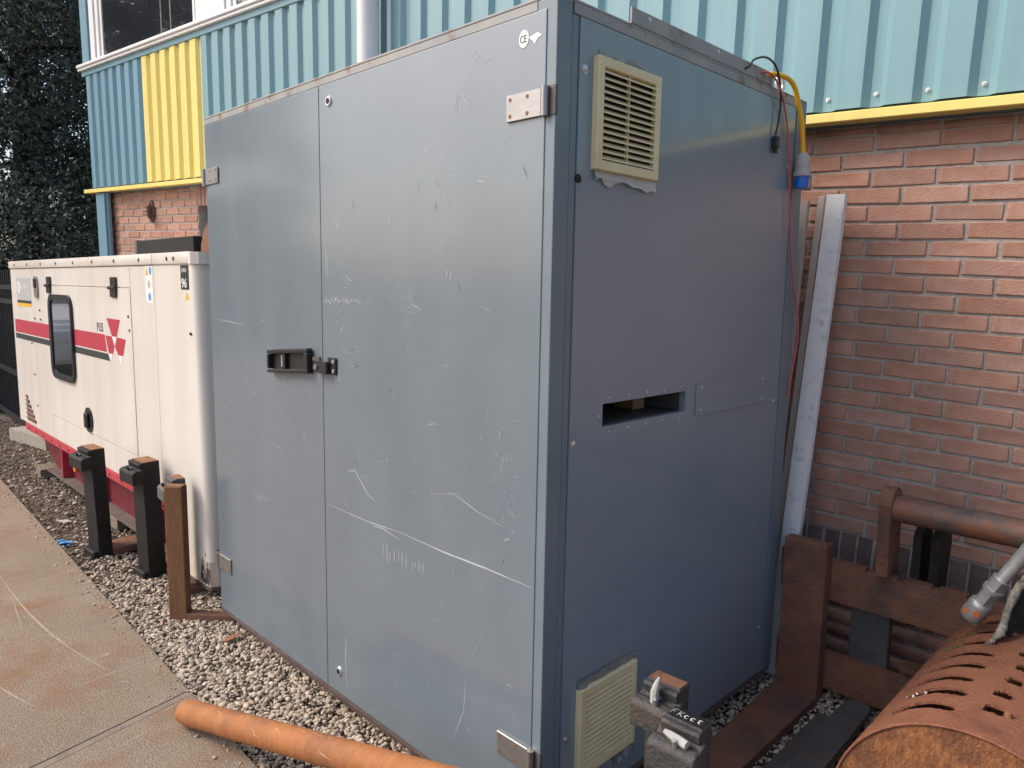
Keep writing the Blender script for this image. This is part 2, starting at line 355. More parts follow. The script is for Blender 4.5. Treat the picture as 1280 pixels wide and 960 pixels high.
# ================================================================ building (own slight turn and lean against the yard)
bld = thing('building', (-.0987, 1.6691, 2.1654), 'brick workshop with teal and yellow corrugated upper storey and white windows', 'building', rot=(R(1.2005), R(1.7495), R(4.7984)))
def bpart(name, mb, m, parent=None, smooth=None): return finish(name, mb, m, parent or bld, local=True, smooth=smooth)
U0, U1, VB = -7.12, 4.2, -2.5
DO0, DO1 = -5.15, -4.05
mb = MB(); mb.box(U0, DO0, .043, .3, VB, -.002); mb.box(DO0, DO1, .043, .3, -.17, -.002); mb.box(DO1, U1, .043, .3, VB, -.002)
bpart('mortar_bed', mb, 'mortar')
mb = MB(); mb.box(U0 - .02, U1, .01, .3, .0, 3.0); mb.box(U0 - .02, U0 + .2, .3, 6.0, VB, 3.0); mb.box(U0, U1, .3, 6, 2.9, 3.0)
bpart('wall', mb, 'tealdark')
BL, BH, PU, PV = .2195, .0565, .2295, .0675
def brick_geo(L, H, k):
    r_ = random.Random(k); j = lambda s=.0032: r_.uniform(-s, s)
    xs, zs = L / 2, H / 2
    V = []
    cor = [(-1, -1), (1, -1), (1, 1), (-1, 1)]
    jj = [(j(), j()) for _ in cor]
    for (a, c), (p, q) in zip(cor, jj): V.append((a * xs + p, .05, c * zs + q))
    for (a, c), (p, q) in zip(cor, jj): V.append((a * xs + p, .004 + abs(j(.001)), c * zs + q))
    for (a, c), (p, q) in zip(cor, jj): V.append((a * (xs - .003) + p + j(.0012), -.001 + j(.0012), c * (zs - .003) + q + j(.001)))
    F = [(8, 9, 10, 11)]
    for i in range(4):
        n_ = (i + 1) % 4; F.append((4 + i, 4 + n_, 8 + n_, 8 + i)); F.append((i, n_, 4 + n_, 4 + i))
    return np.array(V), np.array(F)
def brick_mesh(L, H, k, m):
    V, F = brick_geo(L, H, k); me = bpy.data.meshes.new('brick'); me.from_pydata(V.tolist(), [], F.tolist()); me.update(); me.materials.append(M[m]); return me
bm_var = [brick_mesh(BL, BH, k, 'brick') for k in range(10)]
sm_var = [brick_mesh(.0575, .205, 50 + k, 'brickdark') for k in range(5)]
lin_var = [brick_mesh(.0575, .16, 70 + k, 'brick') for k in range(4)]
rest_V, rest_F, nr = [], [], 0
restd_V, restd_F, nd = [], [], 0
def put_brick(var, u, v, dy=0.0):
    o = bpy.data.objects.new('brick', random.choice(var)); col.objects.link(o); o.parent = bld
    o.location = (u, dy + .038, v); o.rotation_euler = (random.uniform(-.01, .01), random.uniform(-.006, .006), random.uniform(-.008, .008)); return o
row = 0; v = -.1014 + BH / 2; SOLD = -1.655
while v > VB:
    if v + BH / 2 < SOLD and v > SOLD - .22: row += 1; v -= PV; continue
    off = .235 if row % 2 == 0 else .12
    u = off - PU / 2 - 40 * PU
    while u < U1:
        a, b_ = u - BL / 2, u + BL / 2
        u_n = u; u += PU
        if b_ < U0 + .05 or a > U1: continue
        # door opening: cut bricks at its jambs
        if a > DO0 - .03 and b_ < DO1 + .03 and v < -.0: 
            if v < -.17 or True: continue
        cut = None
        if a < DO0 < b_: cut = (a, DO0 - .002)
        if a < DO1 < b_: cut = (DO1 + .002, b_)
        vis = (-.3 < u_n < .98 and v > SOLD - .01) or (-6.85 < u_n < -4.9 and v > -.8)
        if cut:
            if cut[1] - cut[0] < .03: continue
            me = brick_mesh(cut[1] - cut[0], BH, random.randint(0, 999), 'brick')
            o = bpy.data.objects.new('brick', me); col.objects.link(o); o.parent = bld; o.location = ((cut[0] + cut[1]) / 2, .038, v)
        elif vis: put_brick(bm_var, u_n, v, random.uniform(-.002, .002))
        else:
            V, F = brick_geo(BL, BH, random.randint(0, 99999)); rest_V.append(V + np.array([u_n, .038, v])); rest_F.append(F + nr); nr += len(V)
    row += 1; v -= PV
# top row right under the trim, mostly hidden by it
u = -7.0
while u < U1:
    if not (DO0 - .12 < u < DO1 + .12):
        V, F = brick_geo(BL, .028, random.randint(0, 99999)); rest_V.append(V + np.array([u, .038, -.024])); rest_F.append(F + nr); nr += len(V)
    u += PU
o = raw('brick_field', np.concatenate(rest_V), np.concatenate(rest_F), 'brick', bld); o['kind'] = 'stuff'
u = -7.0
while u < U1:
    if .15 < u < 1.0: put_brick(sm_var, u, SOLD - .108)
    else:
        if not (DO0 - .03 < u < DO1 + .03):
            V, F = brick_geo(.0575, .205, random.randint(0, 9999)); restd_V.append(V + np.array([u, .038, SOLD - .108])); restd_F.append(F + nd); nd += len(V)
    u += .0675
o = raw('soldier_field', np.concatenate(restd_V), np.concatenate(restd_F), 'brickdark', bld); o['kind'] = 'stuff'
u = DO0 + .03
while u < DO1:
    put_brick(lin_var, u, -.09); u += .0675
# door recess
mb = MB(); mb.box(DO0 + .06, DO0 + .16, .11, .18, VB, -.18); mb.box(DO1 - .1, DO1, .11, .18, VB, -.18); mb.box(DO0 + .16, DO1 - .1, .11, .18, -.28, -.18)
fr = bpart('door_frame', mb, 'white')
mb = MB(); mb.box(DO0 + .16, DO1 - .1, .14, .17, VB, -.28); bpart('door', mb, 'tealdark')
# corrugated sheets
CR, SL, VA, CP = .088, .027, .034, .1755
def corr(name, u0, u1, v0, v1, m, yc=-.06, dep=.025, ph=.194, part_parent=None):
    # profile points: crest right edge at ph + k*CP
    k0 = math.floor((u0 - ph) / CP) - 1; prof = []
    k = k0
    while ph + k * CP < u1 + CP:
        e = ph + k * CP
        prof += [(e - CR, yc), (e, yc), (e + SL, yc + dep), (e + SL + VA, yc + dep)]
        k += 1
    def yat(u):
        for (a, ya), (b, yb) in zip(prof, prof[1:]):
            if a <= u <= b: return ya + (yb - ya) * (u - a) / (b - a + 1e-9)
        return yc
    pts = [(u0, yat(u0))] + [p for p in prof if u0 < p[0] < u1] + [(u1, yat(u1))]
    mb = MB(); t = .0016
    rows = [[mb.bm.verts.new((p[0], p[1] + o_, vv)) for p in pts] for vv in (v0, v1) for o_ in (0, t)]
    for i in range(len(pts) - 1):
        for A, B in ((0, 2), (1, 3), (0, 1), (2, 3)):
            mb.bm.faces.new((rows[A][i], rows[A][i + 1], rows[B][i + 1], rows[B][i]))
    return bpart(name, mb, m)
corr('cladding_panel', -7.15, -5.87, .048, 1.128, 'tealleft')
corr('cladding_panel', -5.868, -4.83, .050, 1.128, 'yellow')
corr('cladding_panel', -4.828, -2.9, .048, 1.128, 'teal')
for a, b_ in ((-2.898, -1.0), (-.998, 1.35), (1.352, 4.2)): corr('cladding_panel', a, b_, .048, 2.9, 'teal')
# yellow drip trim, sill, flashing
mb = MB(); mb.box(-7.28, U1, -.078, .0, .0, .036, .003); bpart('drip_trim', mb, 'yellow')
mb = MB(); mb.box(-7.17, -2.9, -.068, .0, 1.118, 1.165, .003); bpart('flashing', mb, 'tealdark')
mb = MB(); mb.box(-7.2, -2.9, -.092, .0, 1.167, 1.19, .004); mb.box(-7.2, -2.9, -.105, .0, 1.192, 1.222, .006); bpart('window_sill', mb, 'white')
mb = MB(); mb.box(-7.16, -7.0, -.055, .02, 1.224, 2.9, .004); mb.box(-7.0, -6.96, -.03, .02, 1.224, 2.9, .004); bpart('corner_post', mb, 'tealleft')
for a, b_ in ((-6.958, -4.9), (-4.55, -2.9)):
    mb = MB()
    for i, (t, y0) in enumerate(((.10, -.05), (.17, -.035), (.22, -.02))):
        t0 = (0, .10, .17)[i]
        mb.box(a + t0, a + t, y0, .02, 1.224, 2.9, .003); mb.box(b_ - t * .35, b_ - t0 * .35, y0, .02, 1.224, 2.9, .003)
    wf = bpart('window_frame', mb, 'white')
    mb = MB(); mb.box(a + .222, b_ - .08, -.012, -.006, 1.223, 2.88); pane = bpart('window_pane', mb, 'glass', wf)
mb = MB(); mb.box(-4.898, -4.552, -.045, .02, 1.224, 2.9, .004); bpart('window_mullion', mb, 'white')
for u in (-5.55, -5.38):
    mb = MB(); mb.box(u - .012, u + .012, -.0145, -.0125, 1.224, 2.88); bpart('glazing_bar', mb, 'greysteel')
# drain pipe
mb = MB(); mb.cyl((-2.62, -.155, -2.3), (-2.62, -.155, 2.9), .066, n=24); dp = bpart('drain_pipe', mb, 'pvc', smooth=40)
for v_ in (-.6, 1.6):
    mb = MB(); mb.cyl((-2.62, -.155, v_), (-2.62, -.155, v_ + .03), .071, n=24); mb.box(-2.64, -2.6, -.09, 0, v_ + .002, v_ + .028); bpart('pipe_clamp', mb, 'white', dp, smooth=40)
mb = MB(); mb.box(-2.545, -2.515, -.075, -.06, .05, 2.9, .002); bpart('cover_strip', mb, 'white')
# steel column at far corner
mb = MB(); mb.box(-7.06, -6.86, -.05, .004, VB, -.005, .004); mb.box(-6.858, -6.835, -.03, .004, VB, -.005, .004); bpart('steel_column', mb, 'tealleft')
# screws in the cladding valleys
sm = MB(); sm.cyl((0, .002, 0), (0, -.004, 0), .009, n=8); sm.cyl((0, -.004, 0), (0, -.010, 0), .0055, .0045, n=6)
scr0 = None
for k in range(-2, 6):
    e = .194 + k * CP + SL + VA / 2 + .002
    if scr0 is None: scr0 = bpart('screw', sm, 'zinc'); scr0.location = (e, -.035, .092)
    else: c = scr0.copy(); col.objects.link(c); c.location = (e, -.035, .092 + random.uniform(-.004, .004))
# small bulkhead lamp on left part of the wall
lamp = thing('wall_lamp', world_of(bld) @ Vector((-6.0, .037, -.2)), 'small dark oval lamp on brick wall below yellow drip trim', 'lamp', rot=bld.rotation_euler)
mb = MB(); mb.prism([(.05 * math.cos(t), .1 * math.sin(t)) for t in [i * math.pi / 10 for i in range(20)]], -.02, 0, 'y'); finish('base', mb, M['brickdark'], lamp, local=True)
mb = MB(); mb.sphere((0, -.03, 0), 1, (.034, .03, .075), 2); finish('lens', mb, M['brown'], lamp, local=True, smooth=60)
for z_ in (-.04, 0, .04):
    mb = MB(); mb.box(-.046, .046, -.068, -.058, z_ - .005, z_ + .005); mb.box(-.046, -.04, -.06, -.01, z_ - .005, z_ + .005); mb.box(.04, .046, -.06, -.01, z_ - .005, z_ + .005); finish('guard_bar', mb, M['brown'], lamp, local=True)

# ================================================================ grey cabinet
W, D, H = 2.022, 1.3885, 2.2
cab = thing('cabinet', (-W / 2, D / 2, GZ), 'tall blue-grey steel equipment cabinet with two front doors and side vents', 'cabinet')
def cp(name, mb, m, parent=None, smooth=None): return finish(name, mb, m, parent or cab, smooth=smooth)
mb = MB(); mb.box(-W + .004, -W + .02, .03, D, .004, H - .01); mb.box(-W + .02, -.004, D - .016, D, .004, H - .01); mb.box(-W + .02, -.022, .04, D - .02, .004, .03)
mb.box(-.045, -.03, .03, .1, .01, H - .05); mb.box(-.045, -.03, 1.28, D - .02, .01, H - .05); mb.box(-.045, -.03, .1, 1.28, H - .09, H - .05); mb.box(-.045, -.03, .1, 1.28, .01, .06)
cp('carcass', mb, 'paint_edge')
mb = MB(); mb.box(-W, -.001, .003, D, H - .008, H, .002); mb.box(-W, -.066, .003, .03, H - .031, H - .009, .001); cp('roof', mb, 'rim_rust')
mb = MB(); mb.box(-.03, .0, .066, D - .07, H - .035, H - .0085, .001); cp('roof_rim', mb, 'rim_rust')
mb = MB(); mb.box(-.065, .0, .003, .058, .0, H - .009, .0025, 2); cp('corner_post', mb, 'paint_edge')
mb = MB(); mb.box(-.03, -.003, .0615, .0855, .004, H - .036, .001); cp('post_strip', mb, 'paint_edge')
mb = MB(); mb.box(-.03, .0, 1.312, D - .001, .0, H - .009, .002); mb.box(-.03, -.004, 1.30, 1.311, .0, H - .04, .001); cp('corner_post', mb, 'paint_edge')
mb = MB(); mb.box(-W, -W + .05, .004, .03, .0, H - .033, .002); cp('corner_post', mb, 'paint_edge')
mb = MB(); mb.box(-W + .07, -.06, .05, 1.34, GZ - .02, .0); mb.box(-W + .002, -.002, .006, 1.38, -.018, -.0005, .003); cp('plinth', mb, M['brown'] if False else M['mud'])
# side panel with an opening
hy0, hy1, hz0, hz1 = .226, .648, 1.124, 1.188
ys = [.0885, hy0, hy1, 1.298]; zs = [.008, hz0, hz1, H - .037]
mb = MB(); vv = {}
for s_, x in (('f', .0), ('b', -.022)):
    for i, y in enumerate(ys):
        for k, z in enumerate(zs): vv[s_, i, k] = mb.bm.verts.new((x, y, z))
for i in range(3):
    for k in range(3):
        if i == 1 and k == 1: continue
        for s_ in 'fb': mb.bm.faces.new([vv[s_, i, k], vv[s_, i + 1, k], vv[s_, i + 1, k + 1], vv[s_, i, k + 1]])
def strip(loop):
    for a, b_ in zip(loop, loop[1:] + loop[:1]): mb.bm.faces.new([vv[('f',) + a], vv[('f',) + b_], vv[('b',) + b_], vv[('b',) + a]])
strip([(0, 0), (1, 0), (2, 0), (3, 0), (3, 1), (3, 2), (3, 3), (2, 3), (1, 3), (0, 3), (0, 2), (0, 1)]); strip([(1, 1), (2, 1), (2, 2), (1, 2)])
panel = cp('side_panel', mb, 'paint_side_lift')
# the box behind the opening; near-black sheets stand in for its shade
mb = MB(); mb.box(-.30, -.022, hy0 - .004, hy1 + .01, hz0 - .012, hz0 - .002); mb.box(-.30, -.022, hy1 + .002, hy1 + .012, hz0, hz1 + .05); cp('slot_lining', mb, 'greysteel')
mb = MB(); mb.box(-.31, -.301, hy0 - .15, hy1 + .02, hz0 - .05, hz1 + .2); mb.box(-.30, -.024, hy0 - .03, hy0 - .02, hz0 - .01, hz1 + .1); mb.box(-.30, -.024, hy0 - .03, hy1 + .02, hz1 + .1, hz1 + .11); cp('slot_box', mb, 'dark')
mb = MB(); mb.box(-.2, -.12, .54, .60, hz0 - .001, hz1 + .06, .003); cp('timber_wedge', mb, 'wood')
mb = MB(); mb.box(.0008, .0045, .708, 1.188, 1.101, 1.206, .0006); cover = cp('cover_plate', mb, 'paint_side_lift')
def side_screw(y, z, r=.006, par=None, x=.0):
    m_ = MB(); m_.cyl((x - .001, y, z), (x + .002, y, z), r * 1.3, n=10); m_.sphere((x + .002, y, z), r, (.7, 1, 1), 1); return cp('screw', m_, 'zinc', par or panel, smooth=50)
for y, z, r in ((.108, 2.043, .009), (.103, 1.093, .008), (1.262, 1.096, .006), (1.262, .2, .006), (1.262, 1.95, .006), (.105, .25, .007)): side_screw(y, z, r)
for y, z in ((.735, 1.19), (1.155, 1.19), (.735, 1.117), (1.155, 1.117)): side_screw(y, z, .0048, cover, .0045)
for i in range(5):
    for z in (hz1 + .014, hz0 - .016): side_screw(.255 + i * .09, z, .0035)
for y in (hy0 - .015, hy1 + .015): side_screw(y, 1.155, .0035)
mb = MB(); mb.cyl((-.002, .095, 1.777), (.0008, .095, 1.777), .0115, n=16); cp('hole', mb, 'dark', panel)
# doors
def door(x0, x1):
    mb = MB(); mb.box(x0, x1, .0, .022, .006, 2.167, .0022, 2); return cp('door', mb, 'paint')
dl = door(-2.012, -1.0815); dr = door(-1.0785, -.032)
dr['label'] = 'wider right-hand door with long diagonal scratch'
mb = MB(); mb.box(-1.087, -1.073, .021, .03, .006, 2.16); cp('door_gap_strip', mb, 'dark')  # near-black strips closing the gaps beside the doors
mb = MB(); mb.box(-.031, -.022, .012, .03, .004, 2.165); cp('door_gap_strip', mb, 'dark')
# scratches
def scr(par, pts, wd, to=None):
    P = []
    for i in range(len(pts) - 1):
        for t in (0, .33, .66): 
            a, b_ = pts[i], pts[i + 1]; P.append((a[0] + (b_[0] - a[0]) * t, 0, a[1] + (b_[1] - a[1]) * t))
    P.append((pts[-1][0], 0, pts[-1][1])); (to or m_).ribbon(P, wd, (0, -1, 0), .0005)
m_ = MB(); mf = MB()
scr(dr, [(-1.06, .712), (-.8, .708), (-.62, .716)], .0035); scr(dr, [(-.62, .716), (-.4, .71), (-.22, .713), (-.04, .711)], .005)
scr(dr, [(-.78, .70), (-.72, .705), (-.62, .69)], .003); scr(dr, [(-.93, .86), (-.88, .87), (-.80, .80), (-.76, .79)], .004)
scr(dr, [(-.45, .88), (-.36, .90), (-.26, .87), (-.14, .85)], .0022); scr(dr, [(-.95, .05), (-.955, .15), (-.95, .25)], .004)
scr(dr, [(-.30, .35), (-.31, .24), (-.36, .12)], .0025)
rr = random.Random(3)
CL = [(-.28, 2.0, .06, .07), (-.40, 1.78, .12, .05), (-.93, 1.62, .06, .12), (-.95, 1.25, .05, .08), (-.62, 1.42, .07, .05), (-.16, 1.05, .05, .07), (-.5, 1.5, .15, .03), (-.75, .95, .1, .05), (-.35, .55, .15, .05), (-.6, .2, .2, .06), (-.12, .85, .03, .08)]
for k in range(230):      # short rub marks, most of them on the wide door at shoulder height
    if rr.random() < .85: cx_, cz_, sx_, sz_ = rr.choice(CL); x = rr.gauss(cx_, sx_); z = rr.gauss(cz_, sz_)
    else: x = rr.uniform(-1.03, -.08); z = rr.uniform(.1, 2.1)
    if not .1 < z < 2.12 or not -1.05 < x < -.06: continue
    a = rr.choice([rr.gauss(-.5, .4), rr.gauss(-1.4, .2), rr.gauss(.2, .3)]); L_ = rr.uniform(.006, .04) * rr.uniform(.4, 1.6); c_ = rr.uniform(-.1, .1) * L_
    if x + L_ > -.04: continue
    for q in range(rr.choice((1, 1, 2, 3))):
        ox, oz = rr.uniform(-.012, .012), rr.uniform(-.012, .012)
        if x + ox < -1.05: continue
        scr(dr, [(x + ox, z + oz), (x + ox + L_ * .5 * math.cos(a), z + oz + L_ * .5 * math.sin(a) + c_), (x + ox + L_ * math.cos(a), z + oz + L_ * math.sin(a))], rr.uniform(.0012, .003), m_ if rr.random() < .1 else mf)
for k in range(11):      # tally of short upright strokes
    x = -.72 + k * .022 + rr.uniform(-.006, .006); scr(dr, [(x, .655 + rr.uniform(-.02, .01) ), (x + rr.uniform(-.003, .003), .61 + rr.uniform(-.02, .01))], rr.uniform(.002, .0042))
for k in range(26):      # white rubbed band
    x = -1.06 + k * .011; scr(dr, [(x, 1.455 + rr.uniform(-.008, .008)), (x + .005, 1.44 + rr.uniform(-.008, .008))], rr.uniform(.003, .008) * (1 - k / 34))
for k in range(5): scr(dr, [(-1.05 + k * .004, 1.62 + rr.uniform(-.02, .02)), (-1.048 + k * .004, 1.54 + rr.uniform(-.02, .02))], .002)
cp('scratches', m_, 'scratch', dr)['kind'] = 'stuff'
cp('rub_marks', mf, 'scratchfaint', dr)['kind'] = 'stuff'
m_ = MB(); mf = MB()
scr(dl, [(-1.95, 1.345), (-1.8, 1.337), (-1.7, 1.332)], .003)
for k in range(110):
    x = rr.uniform(-1.98, -1.16); z = rr.choice([rr.gauss(1.05, .25), rr.uniform(.2, 2.1), rr.gauss(.85, .15)])
    if not .08 < z < 2.1: continue
    a = rr.gauss(-.3, .4); L_ = rr.uniform(.008, .05); c_ = rr.uniform(-.08, .08) * L_
    scr(dl, [(x, z), (x + L_ * .5 * math.cos(a), z + L_ * .5 * math.sin(a) + c_), (x + L_ * math.cos(a), z + L_ * math.sin(a))], rr.uniform(.0014, .0034), m_ if rr.random() < .12 else mf)
for k in range(9): x = -1.66 + k * .018; scr(dl, [(x, .64 + rr.uniform(-.015, .01)), (x, .61 + rr.uniform(-.015, .01))], .003)
cp('scratches', m_, 'scratch', dl)['kind'] = 'stuff'
cp('rub_marks', mf, 'scratchfaint', dl)['kind'] = 'stuff'
m_ = MB()
for (y, z, dy, dz) in ((1.0, .60, .16, .05), (1.02, .57, .1, .03), (.96, .55, .08, .02), (1.1, .62, .1, .04), (.47, .17, .05, .07), (.36, .12, .07, .05)):
    m_.ribbon([(0, y + dy * t, z + dz * t) for t in (0, .25, .5, .75, 1)], .0016, (1, 0, 0), .0005)
cp('scratches', m_, 'scratch', panel)
# hinges
def hinge(x0, x1, z0, z1, side):
    # leaf on the door, knuckle at the door edge
    m_ = MB(); m_.box(min(x0, x1), max(x0, x1), -.007, -.0006, z0, z1, .0015); h = cp('hinge', m_, 'steel')
    xk = x1 + side * .012
    m_ = MB(); m_.cyl((xk, -.006, z0 - .002), (xk, -.006, z1 + .002), .0105, n=14); cp('knuckle', m_, 'steel', h, smooth=40)
    m_ = MB(); m_.box(xk - .004 if side > 0 else xk - .034, xk + .03 if side > 0 else xk + .004, .001, .009, z0 - .002, z1 + .004, .0015); cp('frame_leaf', m_, M['black'] if side < 0 else M['greysteel'], h)
    for zz in (z0 + .013, z1 - .013):
        for f_ in (.12, .62):
            xx = x0 + (x1 - x0) * f_; m_ = MB(); m_.cyl((xx, -.0074, zz), (xx, -.0066, zz), .0055, n=10); cp('rivet', m_, M['brown'], h)
for (z0, z1) in ((1.918, 1.984), (.184, .252)): hinge(-.160, -.040, z0, z1, 1)
for (z0, z1) in ((1.917, 1.983), (.198, .268)): hinge(-1.885, -2.006, z0, z1, -1)
# door bolts
for x, z in ((-1.013, 2.108), (-.998, .093)):
    m_ = MB(); m_.cyl((x, .001, z), (x, -.006, z), .019, .015, n=18); b_ = cp('door_bolt', m_, 'zinc', dr, smooth=40)
    m_ = MB(); m_.cyl((x, -.0055, z), (x, -.0075, z), .0095, n=12); cp('socket', m_, 'dark', b_)
# swing handle with hasp
def tilt(mb):   # the handle sits a little askew and taller than its plate
    for v in mb.bm.verts: v.co.z = 1.2165 + (v.co.z - 1.218) * 1.33 + (v.co.x + 1.297) * .085; v.co.y *= .8
    return mb
lk = MB(); pts = [(-1.452, 1.205), (-1.452, 1.237), (-1.435, 1.251), (-1.155, 1.251), (-1.142, 1.243), (-1.142, 1.188), (-1.15, 1.181), (-1.432, 1.187)]
lk.prism(pts, -.007, -.0006, 'y'); handle = cp('lock_handle', tilt(lk), 'black')
m_ = MB()
m_.box(-1.45, -1.145, -.032, -.007, 1.239, 1.250, .002); m_.box(-1.45, -1.145, -.032, -.007, 1.184, 1.194, .002); m_.box(-1.452, -1.438, -.032, -.007, 1.196, 1.238, .002); m_.box(-1.168, -1.143, -.034, -.007, 1.195, 1.238, .002); m_.box(-1.335, -1.318, -.026, -.007, 1.195, 1.238, .002)
cp('handle_rim', tilt(m_), 'black', handle)
m_ = MB(); m_.box(-1.362, -1.352, -.016, -.007, 1.2, 1.234, .001); cp('key_slot', tilt(m_), 'zinc', handle)
m_ = MB(); m_.box(-1.14, -1.092, -.006, -.0006, 1.192, 1.246, .0015); hasp = cp('hasp', m_, M['greysteel'])
for z_ in (1.204, 1.234): m_ = MB(); m_.cyl((-1.131, -.006, z_), (-1.131, -.0085, z_), .007, n=10); cp('rivet', m_, 'zinc', hasp)
m_ = MB(); m_.box(-1.035, -.985, -.008, -.0006, 1.19, 1.25, .0015); ctch = cp('hasp', m_, M['black'])
for z_ in (1.203, 1.236): m_ = MB(); m_.cyl((-.997, -.008, z_), (-.997, -.011, z_), .007, n=10); cp('rivet', m_, 'zinc', ctch)
m_ = MB(); ring = [(-1.085 + .024 * math.cos(t), 1.212 + .021 * math.sin(t)) for t in [math.pi / 2 + i * math.pi / 10 for i in range(11)]] + [(-1.02, 1.191), (-1.02, 1.233)]
m_.prism(ring, -.024, -.012, 'y'); cp('hasp_tongue', m_, M['black'], ctch)
m_ = MB(); m_.cyl((-1.083, -.030, 1.212), (-1.083, -.008, 1.212), .009, n=12); cp('hasp_pin', m_, 'steel', ctch, smooth=40)
# CE sticker
m_ = MB(); m_.prism([(-.107 + .017 * math.cos(t), 2.112 + .021 * math.sin(t)) for t in [i * math.pi / 12 for i in range(24)]], -.0012, -.0004, 'y'); st = cp('sticker', m_, 'white', dr)
text_obj('CE', .025, face_front(-.1205, -.0016, 2.103, .78), 'ink', st)
m_ = MB(); m_.prism([(-.09, 2.112), (-.06, 2.118), (-.045, 2.108), (-.06, 2.105), (-.07, 2.092), (-.075, 2.1)], -.001, -.0004, 'y'); cp('torn_sticker', m_, 'white', dr)
# vents
def vent(y0, z0, size, tape):
    y1, z1 = y0 + size, z0 + size; b = .025
    m_ = MB(); m_.box(-.004, .019, y0, y0 + b, z0, z1, .002); m_.box(-.004, .019, y1 - b, y1, z0, z1, .002); m_.box(-.004, .019, y0 + b, y1 - b, z0, z0 + b, .002); m_.box(-.004, .019, y0 + b, y1 - b, z1 - b, z1, .002)
    v_ = cp('vent', m_, 'beige')
    m_ = MB(); m_.box(.0006, .003, y0 + b - .002, y1 - b + .002, z0 + b - .002, z1 - b + .002); cp('vent_backing', m_, 'dark', v_)  # near-black backing stands in for the shade behind the slats
    n = 14; ph = (size - 2 * b) / n
    for k in range(n):
        zc = z0 + b + (k + .5) * ph
        m_ = MB(); m_.prism([(.0035, zc + ph * .34), (.0035, zc + ph * .52), (.0185, zc - ph * .14), (.0185, zc - ph * .35)], y0 + b, y1 - b, 'y')
        # prism along y expects (x,z)
        cp('slat', m_, 'beige', v_)
    m_ = MB(); m_.box(.003, .012, (y0 + y1) / 2 - .003, (y0 + y1) / 2 + .003, z0 + b, z1 - b); cp('rib', m_, 'beige', v_)
    return v_
v1 = vent(.1425, 1.8055, .2785, 0); v2 = vent(.148, .110, .270, 1)
def crumple(name, y0, y1, z0, z1, m, par, nx=10, amp=.006, taper=0.0, seed=1, base=.003, ragged=.01):
    r_ = random.Random(seed); m_ = MB(); rows = []
    for j in range(4):
        rw = []
        for i in range(nx + 1):
            t = i / nx; s_ = j / 3
            z = z1 + (z0 - z1) * s_ * (1 - taper * t) + (r_.uniform(-ragged, ragged) if j == 3 else 0)
            rw.append(m_.bm.verts.new((base + amp * r_.random() * (.3 + s_), y0 + (y1 - y0) * t + r_.uniform(-.002, .002), z)))
        rows.append(rw)
    for j in range(3):
        for i in range(nx): m_.bm.faces.new((rows[j][i], rows[j][i + 1], rows[j + 1][i + 1], rows[j + 1][i]))
    r3 = bmesh.ops.solidify(m_.bm, geom=list(m_.bm.faces), thickness=.0008)
    return cp(name, m_, m, par)
crumple('paper_strip', .150, .425, 1.776, 1.806, 'paper', v1, 12, .01, .0, 3, .004, .012)
crumple('tape_residue', .16, .36, 2.086, 2.104, 'foil', v1, 14, .002, .4, 5, .0008, .008)
crumple('foil_tape', .148, .425, .378, .404, 'foil', v2, 10, .008, -.2, 8, .004, .005)
crumple('foil_tape', .33, .43, .07, .112, 'foil', v2, 6, .012, .4, 11, .004, .014)
crumple('foil_tape', .19, .26, .075, .11, 'foil', v2, 5, .01, .2, 12, .004, .01)
# roof angle with holes, lifting eyes
mb = MB(); mb.box(-.045, .0, .296, 1.107, H + .0005, H + .005, .0008); mb.box(-.006, -.0005, .296, 1.107, H + .005, H + .042, .0008); ang = cp('roof_angle', mb, M['greysteel'] if False else 'rim_rust')
for y in (.375, .74, 1.06): m_ = MB(); m_.cyl((-.002, y, H + .028), (.0015, y, H + .028), .0065, n=12); cp('screw', m_, 'zinc', ang)
def eye(x, y, m='tube'):
    m_ = MB(); m_.cyl((x, y, H), (x, y, H + .022), .018, n=14); e_ = cp('lifting_eye', m_, m, smooth=40)
    m_ = MB(); pts = [(x, y + .026 * math.cos(t), H + .046 + .028 * math.sin(t)) for t in [i * 2 * math.pi / 16 for i in range(17)]]; m_.sweep(pts, .0075, 8, False); cp('ring', m_, m, e_, smooth=60)
eye(-.05, 1.262, 'zinc'); eye(-1.85, .16, 'rust'); eye(-.07, .10, 'black'); eye(-1.95, 1.30, 'rust')

# ================================================================ cables on the cabinet
def path(pts, n=6):
    P = [Vector(p) for p in pts]; out = []
    for i in range(len(P) - 1):
        p0, p1, p2, p3 = P[max(i - 1, 0)], P[i], P[i + 1], P[min(i + 2, len(P) - 1)]
        for k in range(n):
            t = k / n
            out.append(.5 * ((2 * p1) + (-p0 + p2) * t + (2 * p0 - 5 * p1 + 4 * p2 - p3) * t * t + (-p0 + 3 * p1 - 3 * p2 + p3) * t ** 3))
    out.append(P[-1]); return out
yc = thing('power_cable', (.03, 1.3, 1.88), 'yellow power cable with grey and blue plug hanging over cabinet corner', 'cable')
mb = MB(); mb.sweep(path([(-.5, .8, H + .012), (-.2, .95, H + .012), (-.04, 1.03, H + .022), (.012, 1.11, H + .035), (.028, 1.20, H + .02), (.034, 1.255, 2.14), (.036, 1.285, 2.06), (.036, 1.30, 1.985)]), .0085, 10); finish('cable', mb, 'ycable', yc, smooth=60)
mb = MB(); px_, py_ = .036, 1.302
mb.sweep([(px_, py_, 2.0), (px_, py_, 1.992), (px_, py_, 1.985), (px_, py_, 1.95), (px_, py_, 1.935), (px_, py_, 1.928), (px_, py_, 1.918), (px_, py_, 1.916)], [.013, .02, .0245, .026, .027, .031, .031, .028], 18); finish('plug_body', mb, 'plug', yc, smooth=40)
